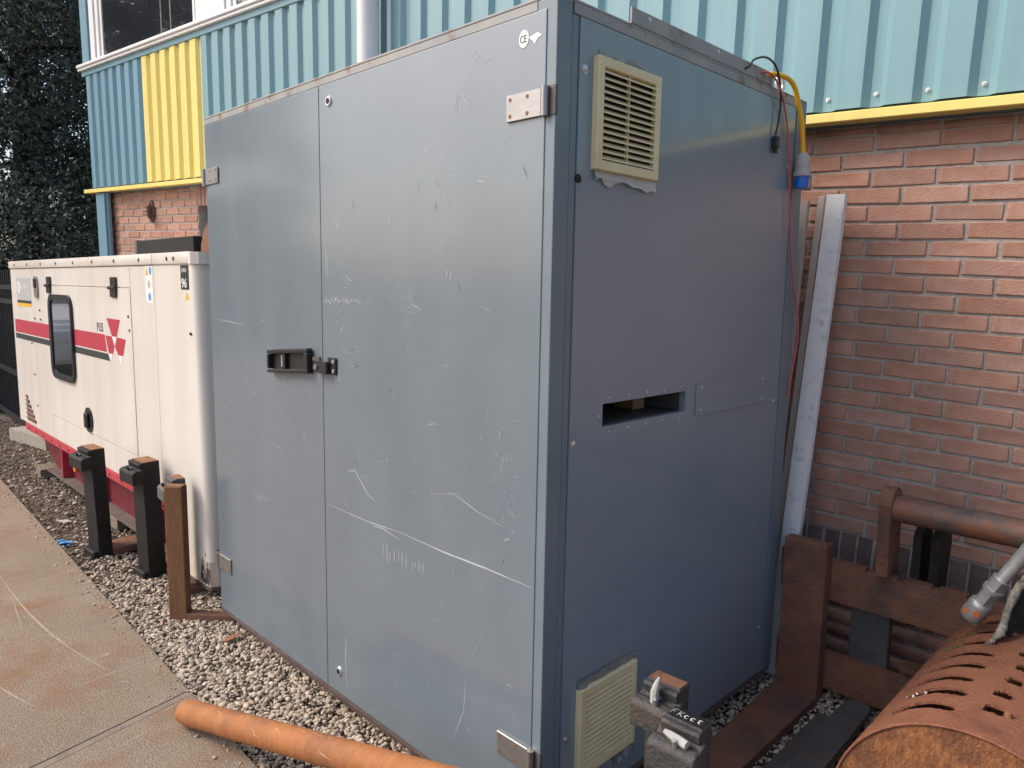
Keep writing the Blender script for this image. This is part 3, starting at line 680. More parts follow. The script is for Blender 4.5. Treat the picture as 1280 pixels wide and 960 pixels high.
mb = MB(); mb.cyl((px_, py_, 1.918), (px_, py_, 1.876), .026, .025, 18); finish('plug_collar', mb, 'blue', yc, smooth=40)
rc = thing('signal_wire', (.02, 1.3, 1.3), 'thin red wire hanging down edge of cabinet side', 'wire')
mb = MB(); mb.sweep(path([(-.4, .85, H + .005), (-.05, .98, H + .012), (.008, 1.04, H + .03), (.02, 1.11, H + .0), (.014, 1.19, 2.12), (.012, 1.235, 2.0), (.012, 1.265, 1.85), (.014, 1.29, 1.7), (.016, 1.33, 1.55), (.018, 1.385, 1.42), (.018, 1.395, 1.32), (.012, 1.385, 1.22), (.008, 1.37, 1.1)]), .0032, 7); finish('wire', mb, 'rcable', rc, smooth=60)
bc = thing('sensor_lead', (.03, 1.1, 2.0), 'black looped lead with small connector dangling on cabinet side', 'wire')
mb = MB(); mb.sweep(path([(-.3, .8, H + .005), (-.02, .90, H + .01), (.01, .95, H + .05), (.02, 1.02, H + .068), (.022, 1.09, H + .045), (.016, 1.14, H - .03), (.012, 1.145, 2.1), (.010, 1.13, 2.04)]), .0036, 7); finish('lead', mb, 'bcable', bc, smooth=60)
mb = MB(); mb.box(.002, .022, 1.118, 1.142, 1.995, 2.035, .003); mb.box(.005, .019, 1.122, 1.138, 1.98, 1.996, .002); finish('connector', mb, 'black', bc)

# ================================================================ leaning laths by the wall
def lean(name, label, cat, b0, t0, wx, wy, m, chan=False, group=None):
    b0, t0 = Vector(b0), Vector(t0); d = (t0 - b0); L_ = d.length; d.normalize()
    ax = Vector((1, 0, 0)); ax = (ax - d * ax.dot(d)).normalized(); ay = d.cross(ax)
    mtx = Matrix(((ax.x, ay.x, d.x, b0.x), (ax.y, ay.y, d.y, b0.y), (ax.z, ay.z, d.z, b0.z), (0, 0, 0, 1)))
    mb = MB()
    if chan:
        mb.box(-wx / 2, wx / 2, -wy, -wy + .004, 0, L_, .001); mb.box(-wx / 2, -wx / 2 + .004, -wy + .004, 0, 0, L_, .001); mb.box(wx / 2 - .004, wx / 2, -wy + .004, 0, 0, L_, .001); mb.box(-wx / 2 + .004, wx / 2 - .004, -.01, -.006, 0, L_)
    else: mb.box(-wx / 2, wx / 2, -wy, 0, 0, L_, .002)
    mb.bm.transform(mtx)
    return tag(finish(name, mb, m), label, cat, group)
lean('channel_profile', 'white aluminium channel leaning on brick wall behind cabinet corner', 'profile', (-.03, 1.50, GZ), (.034, 1.655, 1.885), .072, .032, 'alu', True)
lean('wooden_lath', 'thin pale lath tucked close beside the white channel', 'lath', (-.085, 1.51, GZ), (-.028, 1.655, 1.885), .028, .018, 'lathwood')
lean('wooden_lath', 'weathered lath with nail holes beside the cabinet corner', 'lath', (-.11, 1.50, GZ), (-.10, 1.65, 1.87), .045, .02, 'lathwood')
lean('wooden_lath', 'grey lath half hidden behind the cabinet corner', 'lath', (-.165, 1.49, GZ), (-.155, 1.645, 1.875), .045, .02, 'lathwood')
# ================================================================ generator set
GY, GB = .08, 1.0
gx0, gx1 = -6.225, -2.40
gen = thing('generator', (-4.3, .54, GZ), 'cream enclosed diesel generator with red stripe and small window', 'generator')
def gp(name, mb, m, parent=None, smooth=None): return finish(name, mb, m, parent or gen, smooth=smooth)
mb = MB(); mb.box(gx0 + .01, -2.5, GY + .012, GB, .30, 1.588); gp('inner_body', mb, 'cream_low')
def fpanel(name, x0, x1, z0, z1, y=GY, m='cream'):
    m_ = MB(); m_.box(x0 + .002, x1 - .002, y, y + .0118, z0 + .002, z1 - .002, .002); return gp(name, m_, m)
far = fpanel('end_panel', gx0, -5.14, .302, 1.589)
fpanel('upper_panel', -5.14, -3.285, 1.463, 1.589)
gdoor = fpanel('door', -5.14, -3.285, .485, 1.463, GY - .003)
fpanel('lower_panel', -5.14, -3.285, .302, .485)
fpanel('side_panel', -3.285, -2.91, .302, 1.589)
# near end: rounded corner panel, reaching lower
def near_panel(z0, z1, xe0, xe1, m, name='corner_panel'):
    m_ = MB(); prof = []
    def ring(z, xe):
        pts = [(-2.908, GY + .0118), (-2.908, GY)]
        r_ = .05
        for i in range(9):
            a = -math.pi / 2 + i * math.pi / 16; pts.append((xe - r_ + r_ * math.cos(a) + .03, GY + r_ + r_ * math.sin(a)))
        pts += [(xe + .03, GB), (xe, GB)]
        return [m_.bm.verts.new((x, y, z)) for x, y in pts]
    zz = [z0 + (z1 - z0) * i / 10 for i in range(11)]; rings = [ring(z, xe0 + (xe1 - xe0) * (z - z0) / (z1 - z0)) for z in zz]
    for a, b_ in zip(rings, rings[1:]):
        for i in range(len(a)): m_.bm.faces.new((a[i], a[(i + 1) % len(a)], b_[(i + 1) % len(a)], b_[i]))
    m_.bm.faces.new(rings[0]); m_.bm.faces.new(rings[-1][::-1])
    return gp(name, m_, m, smooth=30)
near = near_panel(.10, 1.589, -2.352, -2.412, 'cream')
m_ = MB(); pts = [(-2.66, GY + .001), (-2.38, GY + .001), (-2.345, GY + .012), (-2.327, GY + .045), (-2.325, GB), (-2.66, GB)]
m_.prism(pts, -.03, .098, 'z'); gp('lower_skirt', m_, 'cream_low')
m_ = MB(); m_.prism([(-2.665, GY - .004), (-2.37, GY - .004), (-2.335, GY + .008), (-2.318, GY + .045), (-2.316, GB), (-2.665, GB)], -.045, -.031, 'z'); gp('skirt_flange', m_, 'mud')
# sooty flaking at the foot of the corner
m_ = MB(); r_ = random.Random(5)
for k in range(34):
    x = -2.44 + r_.random() * .09; z = -.025 + abs(r_.gauss(0, .06)); y = GY + .001
    hgt = r_.uniform(.02, .06); m_.prism([(x, z), (x + r_.uniform(.006, .016), z + .005), (x + .006, z + hgt)], y - .002, y - .0004 - k * 2e-5, 'y')
gp('soot_stain', m_, 'greysteel')
# roof caps with bolts
for a, b_ in ((gx0 - .008, -2.918), (-2.914, -2.425)):
    m_ = MB(); m_.box(a, b_, GY - .01, GB + .01, 1.59, 1.65, .008, 2); cap = gp('roof_cap', m_, 'cream', smooth=40)
    n_ = 8 if a < -4 else 2
    for i in range(n_):
        x = a + .22 + (b_ - a - .4) * i / max(1, n_ - 1); m_ = MB(); m_.cyl((x, GY - .0095, 1.618), (x, GY - .014, 1.618), .012, .009, n=8); gp('bolt', m_, 'greysteel', cap)
m_ = MB(); prof = [(-2.424, GY - .01), (-2.40, GY - .008), (-2.37, GY + .02), (-2.362, GY + .05), (-2.362, GB + .01), (-2.424, GB + .01)]
m_.prism(prof, 1.59, 1.648, 'z'); gp('roof_cap', m_, 'cream')
# red base strip and skid
m_ = MB(); m_.box(-6.04, -2.70, GY - .004, GY + .03, .244, .300, .003); strip_ = gp('base_strip', m_, 'red')
for i in range(14): x = -5.9 + i * .23; m_ = MB(); m_.cyl((x, GY - .004, .272), (x, GY - .008, .272), .008, n=8); gp('bolt', m_, 'redskid', strip_)
m_ = MB(); m_.prism([(-5.98, .243), (-2.68, .243), (-2.68, .0), (-5.45, .0)], .16, .19, 'y'); skid = gp('skid', m_, 'redskid')
m_ = MB(); m_.box(-5.45, -2.68, .085, .17, -.012, .006, .002); gp('skid_flange', m_, 'mud', skid)
for x in (-5.05, -4.2, -3.1): m_ = MB(); m_.box(x, x + .025, .095, .17, .007, .242, .002); gp('skid_rib', m_, 'red', skid)
m_ = MB(); m_.prism([(-5.98, .243), (-2.68, .243), (-2.68, .0), (-5.45, .0)], .9, .93, 'y'); gp('skid', m_, 'redskid')
m_ = MB(); m_.box(-4.85, -4.79, .12, .16, .09, .13, .004); gp('amber_tag', m_, 'orange', skid)
m_ = MB(); m_.box(-2.86, -2.68, GY - .006, GY - .0045, .19, .24, .0); gp('plate', m_, 'stgrey')
# stripes, on each panel in turn
for x0, x1, yy, par in ((gx0 + .06, -5.143, GY, far), (-5.137, -5.03, GY - .003, gdoor), (-4.44, -3.78, GY - .003, gdoor)):
    for za, zb, mm, nm in ((1.065, 1.172, 'red', 'red_stripe'), (1.012, 1.055, 'darkstripe', 'dark_stripe')):
        xr = x1 + (.05 if (x1 > -4 and nm == 'dark_stripe') else 0)
        m_ = MB()
        if x1 > -4: m_.prism([(x0, za), (xr + .03, za), (xr - .0, zb), (x0, zb)], yy - .0011, yy - .0004, 'y')
        else: m_.box(x0, xr, yy - .0011, yy - .0004, za, zb)
        gp(nm, m_, mm, par)
yy = GY - .003
for poly, mm in (([(-3.724, 1.276), (-3.479, 1.274), (-3.555, 1.169), (-3.64, 1.169)], 'red'), ([(-3.64, 1.168), (-3.555, 1.168), (-3.598, 1.11)], 'white'),
                 ([(-3.765, 1.167), (-3.645, 1.167), (-3.60, 1.108), (-3.64, 1.06), (-3.715, 1.06)], 'red'), ([(-3.715, 1.059), (-3.64, 1.059), (-3.685, 1.009)], 'white'),
                 ([(-3.55, 1.167), (-3.395, 1.163), (-3.455, 1.062), (-3.54, 1.06), (-3.59, 1.108)], 'red'), ([(-3.54, 1.059), (-3.456, 1.061), (-3.505, 1.004)], 'white')):
    m_ = MB(); m_.prism(poly, yy - .0012, yy - .0004, 'y'); gp('triangle_emblem', m_, mm, gdoor)
text_obj('P135', .078, face_front(-3.925, yy - .0012, 1.187, .80), 'ink', gdoor)
# window
def rrect(x0, x1, z0, z1, r_, n=5):
    P = []
    for cx, cz, a0 in ((x1 - r_, z1 - r_, 0), (x0 + r_, z1 - r_, 90), (x0 + r_, z0 + r_, 180), (x1 - r_, z0 + r_, 270)):
        for i in range(n + 1): a = R(a0 + 90 * i / n); P.append((cx + r_ * math.cos(a), cz + r_ * math.sin(a)))
    return P
m_ = MB(); out = rrect(-5.01, -4.435, .79, 1.40, .09); inn = rrect(-4.972, -4.473, .828, 1.362, .06)
A = [m_.bm.verts.new((p[0], yy - .018, p[1])) for p in out]; B = [m_.bm.verts.new((p[0], yy - .014, p[1])) for p in inn]; A2 = [m_.bm.verts.new((p[0], yy, p[1])) for p in out]; B2 = [m_.bm.verts.new((p[0], yy - .002, p[1])) for p in inn]
for i in range(len(A)):
    j = (i + 1) % len(A); m_.bm.faces.new((A[i], A[j], B[j], B[i])); m_.bm.faces.new((A[i], A2[i], A2[j], A[j])); m_.bm.faces.new((B[i], B[j], B2[j], B2[i]))
win = gp('window', m_, 'black', gdoor)
m_ = MB(); m_.prism(rrect(-4.975, -4.47, .825, 1.365, .06), yy - .006, yy - .0004, 'y'); gp('pane', m_, 'glass', win)
# hinges, latches, handle, louvres, stickers
for x in (-5.0, -3.555):
    m_ = MB(); m_.box(x - .05, x + .05, yy - .012, yy - .0004, 1.405, 1.455, .003); m_.box(x - .05, x + .05, GY - .012, GY - .0004, 1.468, 1.525, .003); m_.cyl((x - .055, yy - .012, 1.461), (x + .055, yy - .012, 1.461), .012, n=10); gp('hinge', m_, 'black', gdoor)
m_ = MB(); m_.prism(rrect(-5.42, -5.32, 1.36, 1.53, .045), GY - .012, GY - .0004, 'y'); ltc = gp('latch', m_, 'steel', far)
m_ = MB(); m_.box(-5.40, -5.34, GY - .02, GY - .012, 1.44, 1.51, .004); gp('latch_tongue', m_, 'black', ltc)
m_ = MB(); m_.prism([(-4.20 + .085 * math.cos(t), .575 + .085 * math.sin(t)) for t in [i * math.pi / 12 for i in range(24)]], yy - .008, yy - .0004, 'y'); hd = gp('handle', m_, 'black', gdoor)
m_ = MB(); m_.box(-4.23, -4.17, yy - .03, yy - .008, .52, .625, .008); gp('grip', m_, 'black', hd)
for i in range(6):
    wd_ = .06 + i * .045; z = .545 - i * .036
    m_ = MB(); m_.box(-5.95, -5.95 + wd_, GY - .003, GY - .0004, z - .03, z); gp('louvre', m_, 'greysteel' if False else 'brown', far)
    m_ = MB(); m_.box(-5.95, -5.95 + wd_, GY - .012, GY - .003, z - .006, z, .001); gp('louvre', m_, 'tube', far)
m_ = MB(); m_.box(-6.03, -5.57, GY - .0016, GY - .0004, 1.335, 1.515); sg = gp('sticker', m_, 'stgrey', far)
m_ = MB(); m_.box(-6.03, -5.57, GY - .0016, GY - .0004, 1.312, 1.334); gp('sticker_band', m_, 'ink', sg)
m_ = MB(); m_.box(-6.03, -5.57, GY - .0016, GY - .0004, 1.285, 1.311); gp('sticker_band', m_, 'amber', sg)
m_ = MB(); m_.prism([(-5.945 + .055 * math.cos(t), 1.44 + .05 * math.sin(t)) for t in [i * math.pi / 10 for i in range(20)]], GY - .0024, GY - .0017, 'y'); gp('roundel', m_, 'white', sg)
text_obj('8', .07, face_front(-5.965, GY - .003, 1.415, .9), 'stgrey', sg); text_obj('FG Wilson', .06, face_front(-5.87, GY - .0022, 1.42, .95), 'white', sg)
# safety stickers
def sticker(poly, mm, par, dy=.0012): m_ = MB(); m_.prism(poly, GY - dy, GY - .0004, 'y'); return gp('sticker', m_, mm, par)
sp_ = next(o for o in gen.children if o.name.startswith('side_panel'))
s_ = sticker([(-3.035, 1.385), (-2.93, 1.385), (-2.93, 1.585), (-3.035, 1.585)], 'white', sp_)
def sub(poly, mm, par, dy): m_ = MB(); m_.prism(poly, GY - dy, GY - .0013, 'y'); gp('pictogram', m_, mm, par)
sub([(-3.03, 1.535), (-2.99, 1.535), (-3.01, 1.58)], 'amber', s_, .002)
ell = lambda cx, cz, a, b: [(cx + a * math.cos(t), cz + b * math.sin(t)) for t in [i * math.pi / 8 for i in range(16)]]
sub(ell(-2.96, 1.558, .018, .022), 'stblue', s_, .002); sub(ell(-2.985, 1.487, .02, .022), 'stgrey', s_, .002); sub(ell(-2.98, 1.42, .02, .022), 'stblue', s_, .002)
s_ = sticker([(-2.545, 1.465), (-2.445, 1.465), (-2.445, 1.585), (-2.545, 1.585)], 'ink', near)
text_obj('96', .062, face_front(-2.535, GY - .0018, 1.476, 1.05), 'white', s_, bold=.001)
text_obj('LWA', .028, face_front(-2.532, GY - .0018, 1.55, 1.0), 'white', s_)
sticker([(-2.50, 1.415), (-2.45, 1.415), (-2.475, 1.455)], 'amber', near)
for x, z in ((-5.32, 1.27), (-5.31, 1.20), (-5.48, 1.2), (-5.62, 1.0), (-5.6, .75), (-5.57, .5), (-3.33, 1.3), (-3.32, 1.22), (-2.44, 1.25)):
    m_ = MB(); m_.cyl((x, GY - .0032, z), (x, GY - .009, z), .009, .006, n=8); gp('rivet', m_, 'tube')

# blocks and timbers under it
def blockthing(name, label, cat, x0, x1, y0, y1, z0, z1, m, rz=0.0):
    mb = MB(); c = Vector(((x0 + x1) / 2, (y0 + y1) / 2, z0)); mb.box(x0 - c.x, x1 - c.x, y0 - c.y, y1 - c.y, 0, z1 - z0, .008, 2)
    for v in mb.bm.verts: v.co += Vector([random.uniform(-.003, .003) for _ in range(3)])
    o = finish(name, mb, m); o.location = c; o.rotation_euler.z = rz; return tag(o, label, cat)
blockthing('concrete_kerb', 'grey concrete kerb block on the dirt near the fence', 'block', -7.42, -6.62, .27, .44, GZ, .035, 'block', R(10))
blockthing('timber_block', 'weathered timber block under far end of generator skid', 'timber', -5.72, -5.50, .06, .55, GZ, -.015, 'timber', R(-4))
blockthing('timber_block', 'short timber block between the two black forks', 'timber', -3.95, -3.78, .08, .6, GZ, -.014, 'timber', R(3))
blockthing('timber_block', 'rusty brown timber under generator beside middle fork', 'timber', -2.88, -2.72, .1, .7, GZ, -.014, 'timber', R(0))

# black beam and curved bracket lying on generator roof, behind
bb = thing('steel_beam', (-4.1, .62, 1.65), 'black steel beam lying on the generator roof', 'beam')
mb = MB(); mb.box(-4.66, -3.62, .58, .72, 1.651, 1.80, .006); finish('beam', mb, 'blacksteel', bb)
mb = MB(); mb.box(-4.69, -4.64, .575, .725, 1.652, 1.805, .004); finish('end_plate', mb, 'greysteel', bb)
hk = thing('curved_bracket', (-3.5, .62, 1.65), 'dark curved steel bracket on generator roof beside cabinet', 'bracket')
mb = MB(); P = [(-3.62 + .3 * (1 - math.cos(t)), 1.652 + .3 * math.sin(t)) for t in [i * math.pi / 2 / 8 for i in range(9)]] + [(-3.3, 1.88), (-3.32, 1.80)] + [(-3.40 + .15 * -math.sin(0), 1.652)]
mb.prism([(-3.56, 1.652), (-3.55, 1.74), (-3.50, 1.83), (-3.42, 1.89), (-3.32, 1.92), (-3.2, 1.92), (-3.2, 1.86), (-3.31, 1.84), (-3.38, 1.78), (-3.41, 1.70), (-3.40, 1.652)], .60, .66, 'y'); finish('bracket', mb, 'brown', hk)
mb = MB(); mb.box(-3.66, -3.25, .55, .71, 1.6512, 1.665, .003); finish('foot_plate', mb, 'blacksteel', hk)

# ================================================================ forks
def fork(label, loc, yaw, w, t, h, tl, ms='blacksteel', mt='brown', mtop='topRust', lean_=0.0, pin='up', group=None, marks=False, hook=True, tx0=0.0):
    f = thing('lifting_fork', loc, label, 'fork', group, rot=(lean_, 0, yaw))
    def p(name, mb, m, par=None, sm=None): return finish(name, mb, m, par or f, local=True, smooth=sm)
    mb = MB(); mb.box(-w / 2, w / 2, 0, t, .0, h, .005, 2); sh = p('shank', mb, ms)
    mb = MB(); mb.box(-w / 2 + .004, w / 2 - .004, .004, t - .004, h - .0005, h + .0012); p('sawn_top', mb, mtop, sh)
    # tine: long, slightly tapering, rounded tip
    lx = -w / 2 + tx0
    pl = [(lx, t - .002), (w / 2, t - .002), (w / 2, tl * .8)]
    for i in range(7): a = R(0 + 180 * i / 6); pl.append((w / 2 * .92 * math.cos(a), tl - w * .4 + w * .4 * math.sin(a)))
    pl.append((lx, tl * .8)); pl = [(max(a, lx), b_) for a, b_ in pl]
    mb = MB(); mb.prism(pl, 0, .042, 'z')
    for v in mb.bm.verts:
        if v.co.z > .02: v.co.z -= .022 * max(0, v.co.y - .1) / tl
    bmesh.ops.bevel(mb.bm, geom=[e for e in mb.bm.edges if all(v.co.z > .015 for v in e.verts)], offset=.003, segments=1, affect='EDGES'); p('tine', mb, mt)
    # top hook: a lug stepping out and then up, leaving a groove against the shank
    if not hook: return f, sh
    hw = w * 1.22
    P = [(0.002, h - .028), (-.022, h - .040), (-.030, h - .036), (-.048, h - .040), (-.058, h - .05), (-.058, h - .108), (-.048, h - .114), (0.002, h - .098)]
    mb = MB(); mb.prism([(a, b_) for a, b_ in P], -hw / 2, hw / 2, 'x'); bmesh.ops.bevel(mb.bm, geom=list(mb.bm.edges), offset=.003, segments=1, affect='EDGES'); hkk = p('top_hook', mb, ms)
    mb = MB(); mb.prism([(0.002, h - .004), (-.012, h - .004), (-.016, h - .012), (-.012, h - .03), (0.002, h - .03)], -w / 2, w / 2, 'x'); p('top_lip', mb, ms)
    mb = MB(); mb.box(-w / 2 * 1.1, w / 2 * .85, -.028, .001, .0, .045, .006); p('bottom_hook', mb, ms)
    # locking pin with lever
    mb = MB()
    if pin == 'none': mb.sweep([(-.02, -.034, h - .05), (0, -.036, h - .03), (.02, -.034, h - .034)], [.008, .01, .006], 8)
    elif pin == 'up': mb.sweep([(-.004, -.032, h - .06), (-.004, -.032, h - .01), (.0, -.03, h + .012), (.004, -.026, h + .028)], [.010, .011, .007, .003], 8)
    else: mb.sweep([(-.03, -.03, h - .022), (-.012, -.032, h - .024), (.01, -.034, h - .026), (.032, -.036, h - .028)], [.006, .0095, .011, .0105], 8)
    pn = p('lock_pin', mb, 'lever' if marks else 'greysteel', hkk, 40)
    mb = MB(); mb.cyl((.006, -.036, h - .055), (.006, -.05, h - .02), .006, n=8); p('pin_spring', mb, 'zinc' if marks else 'black', hkk, 40)
    return f, sh
G1 = 'forks stood upright in front of the generator'
fork('greasy black lifting fork with orange rusty top, standing nearest the fence', (-3.385, -.155, GZ), R(3), .165, .075, .645, .95, lean_=R(1.5), group=G1, pin='none')
fork('greasy black lifting fork standing between its twin and the bare rusty fork', (-2.87, -.055, GZ), R(3), .145, .09, .645, .8, lean_=R(1.0), group=G1, pin='none')
fork('rusty brown lifting fork with bare grey edge beside cabinet corner', (-2.245, -.14, GZ), R(-47), .055, .085, .655, .52, ms='barerust', mt='brown', group=G1, pin='none', hook=False)
fork('half hidden lifting fork standing behind the rusty brown fork', (-2.50, -.02, GZ), R(-6), .10, .05, .62, .5, ms='greysteel', group=G1, pin='none')
G2 = 'forks stood upright beside the cabinet side'
f1, s1 = fork('dark lifting fork with grey locking lever close to the cabinet vent', (.280, .150, GZ), R(9), .096, .05, .605, 1.16, ms='ironblock', mt='greysteel', mtop='brown', marks=True, group=G2, tx0=.035)
f2, s2 = fork('dark lifting fork with chalk lettering on its top', (.394, .062, GZ + .045), R(9), .100, .05, .545, 1.36, ms='ironblock', mt='greysteel', mtop='blacksteel', marks=True, pin='side', group=G2)
f1.rotation_euler.z = R(1.5); f2.rotation_euler.z = R(2)
STR = {'F': [[(0, 0), (.1, .95)], [(.1, .95), (.6, 1.0)], [(.05, .5), (.45, .56)]], 'K': [[(.1, 0), (.15, 1)], [(.62, .95), (.14, .45), (.65, 0)]],
       'c': [[(.5, .55), (.25, .62), (.08, .3), (.25, 0), (.52, .08)]], 't': [[(.3, .9), (.22, .2), (.45, 0)], [(.05, .6), (.55, .66)]], 'o': [[(.3, .6), (.08, .3), (.3, 0), (.52, .3), (.3, .6)]]}
def chalk(word, size, mtx, par):
    mb = MB(); x = 0.0
    for ch in word:
        for st_ in STR[ch]: mb.ribbon([(x + a * size, b_ * size, 0) for a, b_ in st_], .0034, (0, 0, 1), .0003)
        x += size * .74
    mb.bm.transform(mtx); o = finish('lettering', mb, 'chalk', par, local=True); o['kind'] = 'stuff'
chalk('FKcct', .0225, Matrix.Translation((-.043, .012, .5465)) @ Matrix.Rotation(R(2), 4, 'Z'), f2)
chalk('FKo', .030, face_front(-.045, -.0006, .395), f2)

# ================================================================ fork carriage by the wall
car = thing('fork_carriage', (.55, 1.45, GZ), 'rusty brown fork carriage with two crossbars and round pivot tube', 'carriage')
def kp(name, mb, m, parent=None, smooth=None): return finish(name, mb, m, parent or car, smooth=smooth)
def notched(x0, x1, z0, z1, y0, y1, nn):
    P = [(x0, z0), (x1, z0), (x1, z1)]
    for xx in nn: P += [(xx + .012, z1), (xx + .010, z1 - .010), (xx - .010, z1 - .010), (xx - .012, z1)]
    P.append((x0, z1)); m_ = MB(); m_.prism(P, y0, y1, 'y'); return m_
kp('crossbar', notched(.0, 1.75, .325, .482, 1.435, 1.475, [1.5, 1.2, .9, .66, .55, .44, .33]), 'brown')
kp('crossbar', notched(.0, 1.75, -.035, .108, 1.435, 1.475, []), 'brown')
for x0, x1 in ((.265, .405), (1.3, 1.44)):
    m_ = MB(); m_.box(x0, x1, 1.478, 1.515, -.06, .40, .004); kp('upright', m_, 'greysteel')
def ear(x, th):
    P = [(1.4785, .33), (1.4785, .4855), (1.392, .4855), (1.372, .74)]
    for i in range(9): a = R(180 - 22.5 * i); P.append((1.432 + .062 * math.cos(a), .755 + .062 * math.sin(a)))
    P += [(1.502, .6), (1.52, .33)]
    m_ = MB(); m_.prism(P, x, x + th, 'x'); bmesh.ops.bevel(m_.bm, geom=list(m_.bm.edges), offset=.002, segments=1, affect='EDGES')
    return kp('ear', m_, 'brown')
ear(.365, .042); ear(1.3, .042)
m_ = MB(); m_.cyl((.405, 1.432, .738), (1.302, 1.432, .738), .047, n=28); kp('pivot_tube', m_, 'tube', smooth=40)
# curved hook plates behind
for x, sc_ in ((.46, 1.0), (.52, 1.1), (1.2, 1.0)):
    P = [(1.48, .30)]
    for i in range(8): a = R(150 - 24 * i); P.append((1.535 + .075 * sc_ * math.cos(a), .60 + .075 * sc_ * math.sin(a)))
    P += [(1.59, .42), (1.57, .30)]
    m_ = MB(); m_.prism(P, x, x + .028, 'x'); kp('hook_plate', m_, 'blacksteel')
m_ = MB(); m_.box(.44, .80, 1.50, 1.58, .10, .125, .003); m_.box(.44, .465, 1.50, 1.58, -.06, .099, .003); kp('bracket', m_, 'brown')
m_ = MB(); m_.box(.58, .80, 1.50, 1.58, .128, .26, .004); kp('bracket', m_, 'greysteel')
# wide fork hung on the carriage
wf_ = thing('wide_fork', (.115, 1.39, GZ), 'wide rusty brown fork hooked on the carriage beside cabinet', 'fork')
mb = MB(); mb.box(.032, .197, 1.372, 1.43, GZ, .553, .004, 2); finish('shank', mb, 'brown', wf_)
mb = MB(); mb.prism([(.032, 1.371), (.203, 1.371), (.212, .40), (.075, .40)], GZ, GZ + .045, 'z'); bmesh.ops.bevel(mb.bm, geom=list(mb.bm.edges), offset=.004, segments=1, affect='EDGES'); finish('tine', mb, 'brown', wf_)
mb = MB(); mb.box(.01, .031, 1.40, 1.44, .42, .50, .003); finish('hook', mb, 'brown', wf_)

# ================================================================ rusty drum
dr_r, dr_x, dr_z, dr_y0, dr_y1 = .308, .902, .218, .465, 1.315
drum = thing('rusty_drum', (dr_x, .87, GZ), 'orange rusty steel drum with curved slots lying on its side', 'drum')
# shell as a grid in (angle, length) with slots cut out and a wall thickness
NA, NL = 360, 200
def slot_mask():
    keep = np.ones((NA, NL), bool)
    return keep
th = np.linspace(0, 2 * math.pi, NA, endpoint=False)   # 0 = +x, 90deg = up
keep = np.ones((NA, NL), bool)
sl = []
for k in range(8):
    yc_ = dr_y0 + .093 + k * .0955
    for n_, (a0, a1) in enumerate(((103, 132), (86.5, 93.5), (24, 53), (143, 172))): sl.append((yc_ + (.048 if n_ % 2 else .0), a0 + random.uniform(-1.5, 1.5), a1 + random.uniform(-2, 2)))
dy_ = (dr_y1 - dr_y0) / NL
for (yc_, a0, a1) in sl:
    for i in range(NA):
        ad = (i + .5) * 360 / NA
        if a0 <= ad <= a1:
            f_ = (ad - a0) / (a1 - a0); bow = .018 * (a1 - a0) / 29 * math.sin(math.pi * f_)
            c_ = yc_ + bow; half = .0205 * (1 - abs(2 * f_ - 1) ** 6) ** .5
            for j in range(NL):
                y = dr_y0 + (j + .5) * dy_
                if abs(y - c_) <= half: keep[i, j] = False
V = []; F = []
for ri, rad in enumerate((dr_r, dr_r - .007)):
    for j in range(NL + 1):
        for i in range(NA): V.append((dr_x + rad * math.cos(th[i]), dr_y0 + j * dy_, dr_z + rad * math.sin(th[i])))
NV = NA * (NL + 1)
def vid(s, i, j): return s * NV + j * NA + (i % NA)
for i in range(NA):
    for j in range(NL):
        if keep[i, j]:
            F.append((vid(0, i, j), vid(0, i, j + 1), vid(0, i + 1, j + 1), vid(0, i + 1, j))); F.append((vid(1, i, j), vid(1, i + 1, j), vid(1, i + 1, j + 1), vid(1, i, j + 1)))
            for (di, dj, a, b_) in ((-1, 0, (i, j), (i, j + 1)), (1, 0, (i + 1, j + 1), (i + 1, j)), (0, -1, (i + 1, j), (i, j)), (0, 1, (i, j + 1), (i + 1, j + 1))):
                ii, jj = (i + di) % NA, j + dj
                if 0 <= jj < NL and not keep[ii, jj]: F.append((vid(0, *a), vid(1, *a), vid(1, *b_), vid(0, *b_)))
V = np.array(V) - np.array(drum.location)
shell = raw('shell', V, F, 'rust', drum); 
for pl_ in shell.data.polygons: pl_.use_smooth = True
bmx = bmesh.new(); bmx.from_mesh(shell.data)
for e in bmx.edges:
    if len(e.link_faces) == 2 and e.calc_face_angle(0) > R(40): e.smooth = False
    elif len(e.link_faces) != 2: e.smooth = False
bmx.to_mesh(shell.data); bmx.free()
def dend(y, out, name):
    m_ = MB(); rad = dr_r - .0072
    m_.prism([(dr_x + rad * math.cos(t), dr_z + rad * math.sin(t)) for t in [i * 2 * math.pi / 64 for i in range(64)]], y, y + .012, 'y'); return finish(name, m_, 'rustend', drum)
dend(dr_y0 + .0005, -1, 'end_plate'); dend(dr_y1 - .02, 1, 'end_plate')
m_ = MB(); pts = [(dr_x + (dr_r - .003) * math.cos(t), dr_y0 - .001, dr_z + (dr_r - .003) * math.sin(t)) for t in [i * 2 * math.pi / 72 for i in range(73)]]; m_.sweep(pts, .0035, 8, False); finish('rim_weld', m_, 'rust', drum, smooth=70)
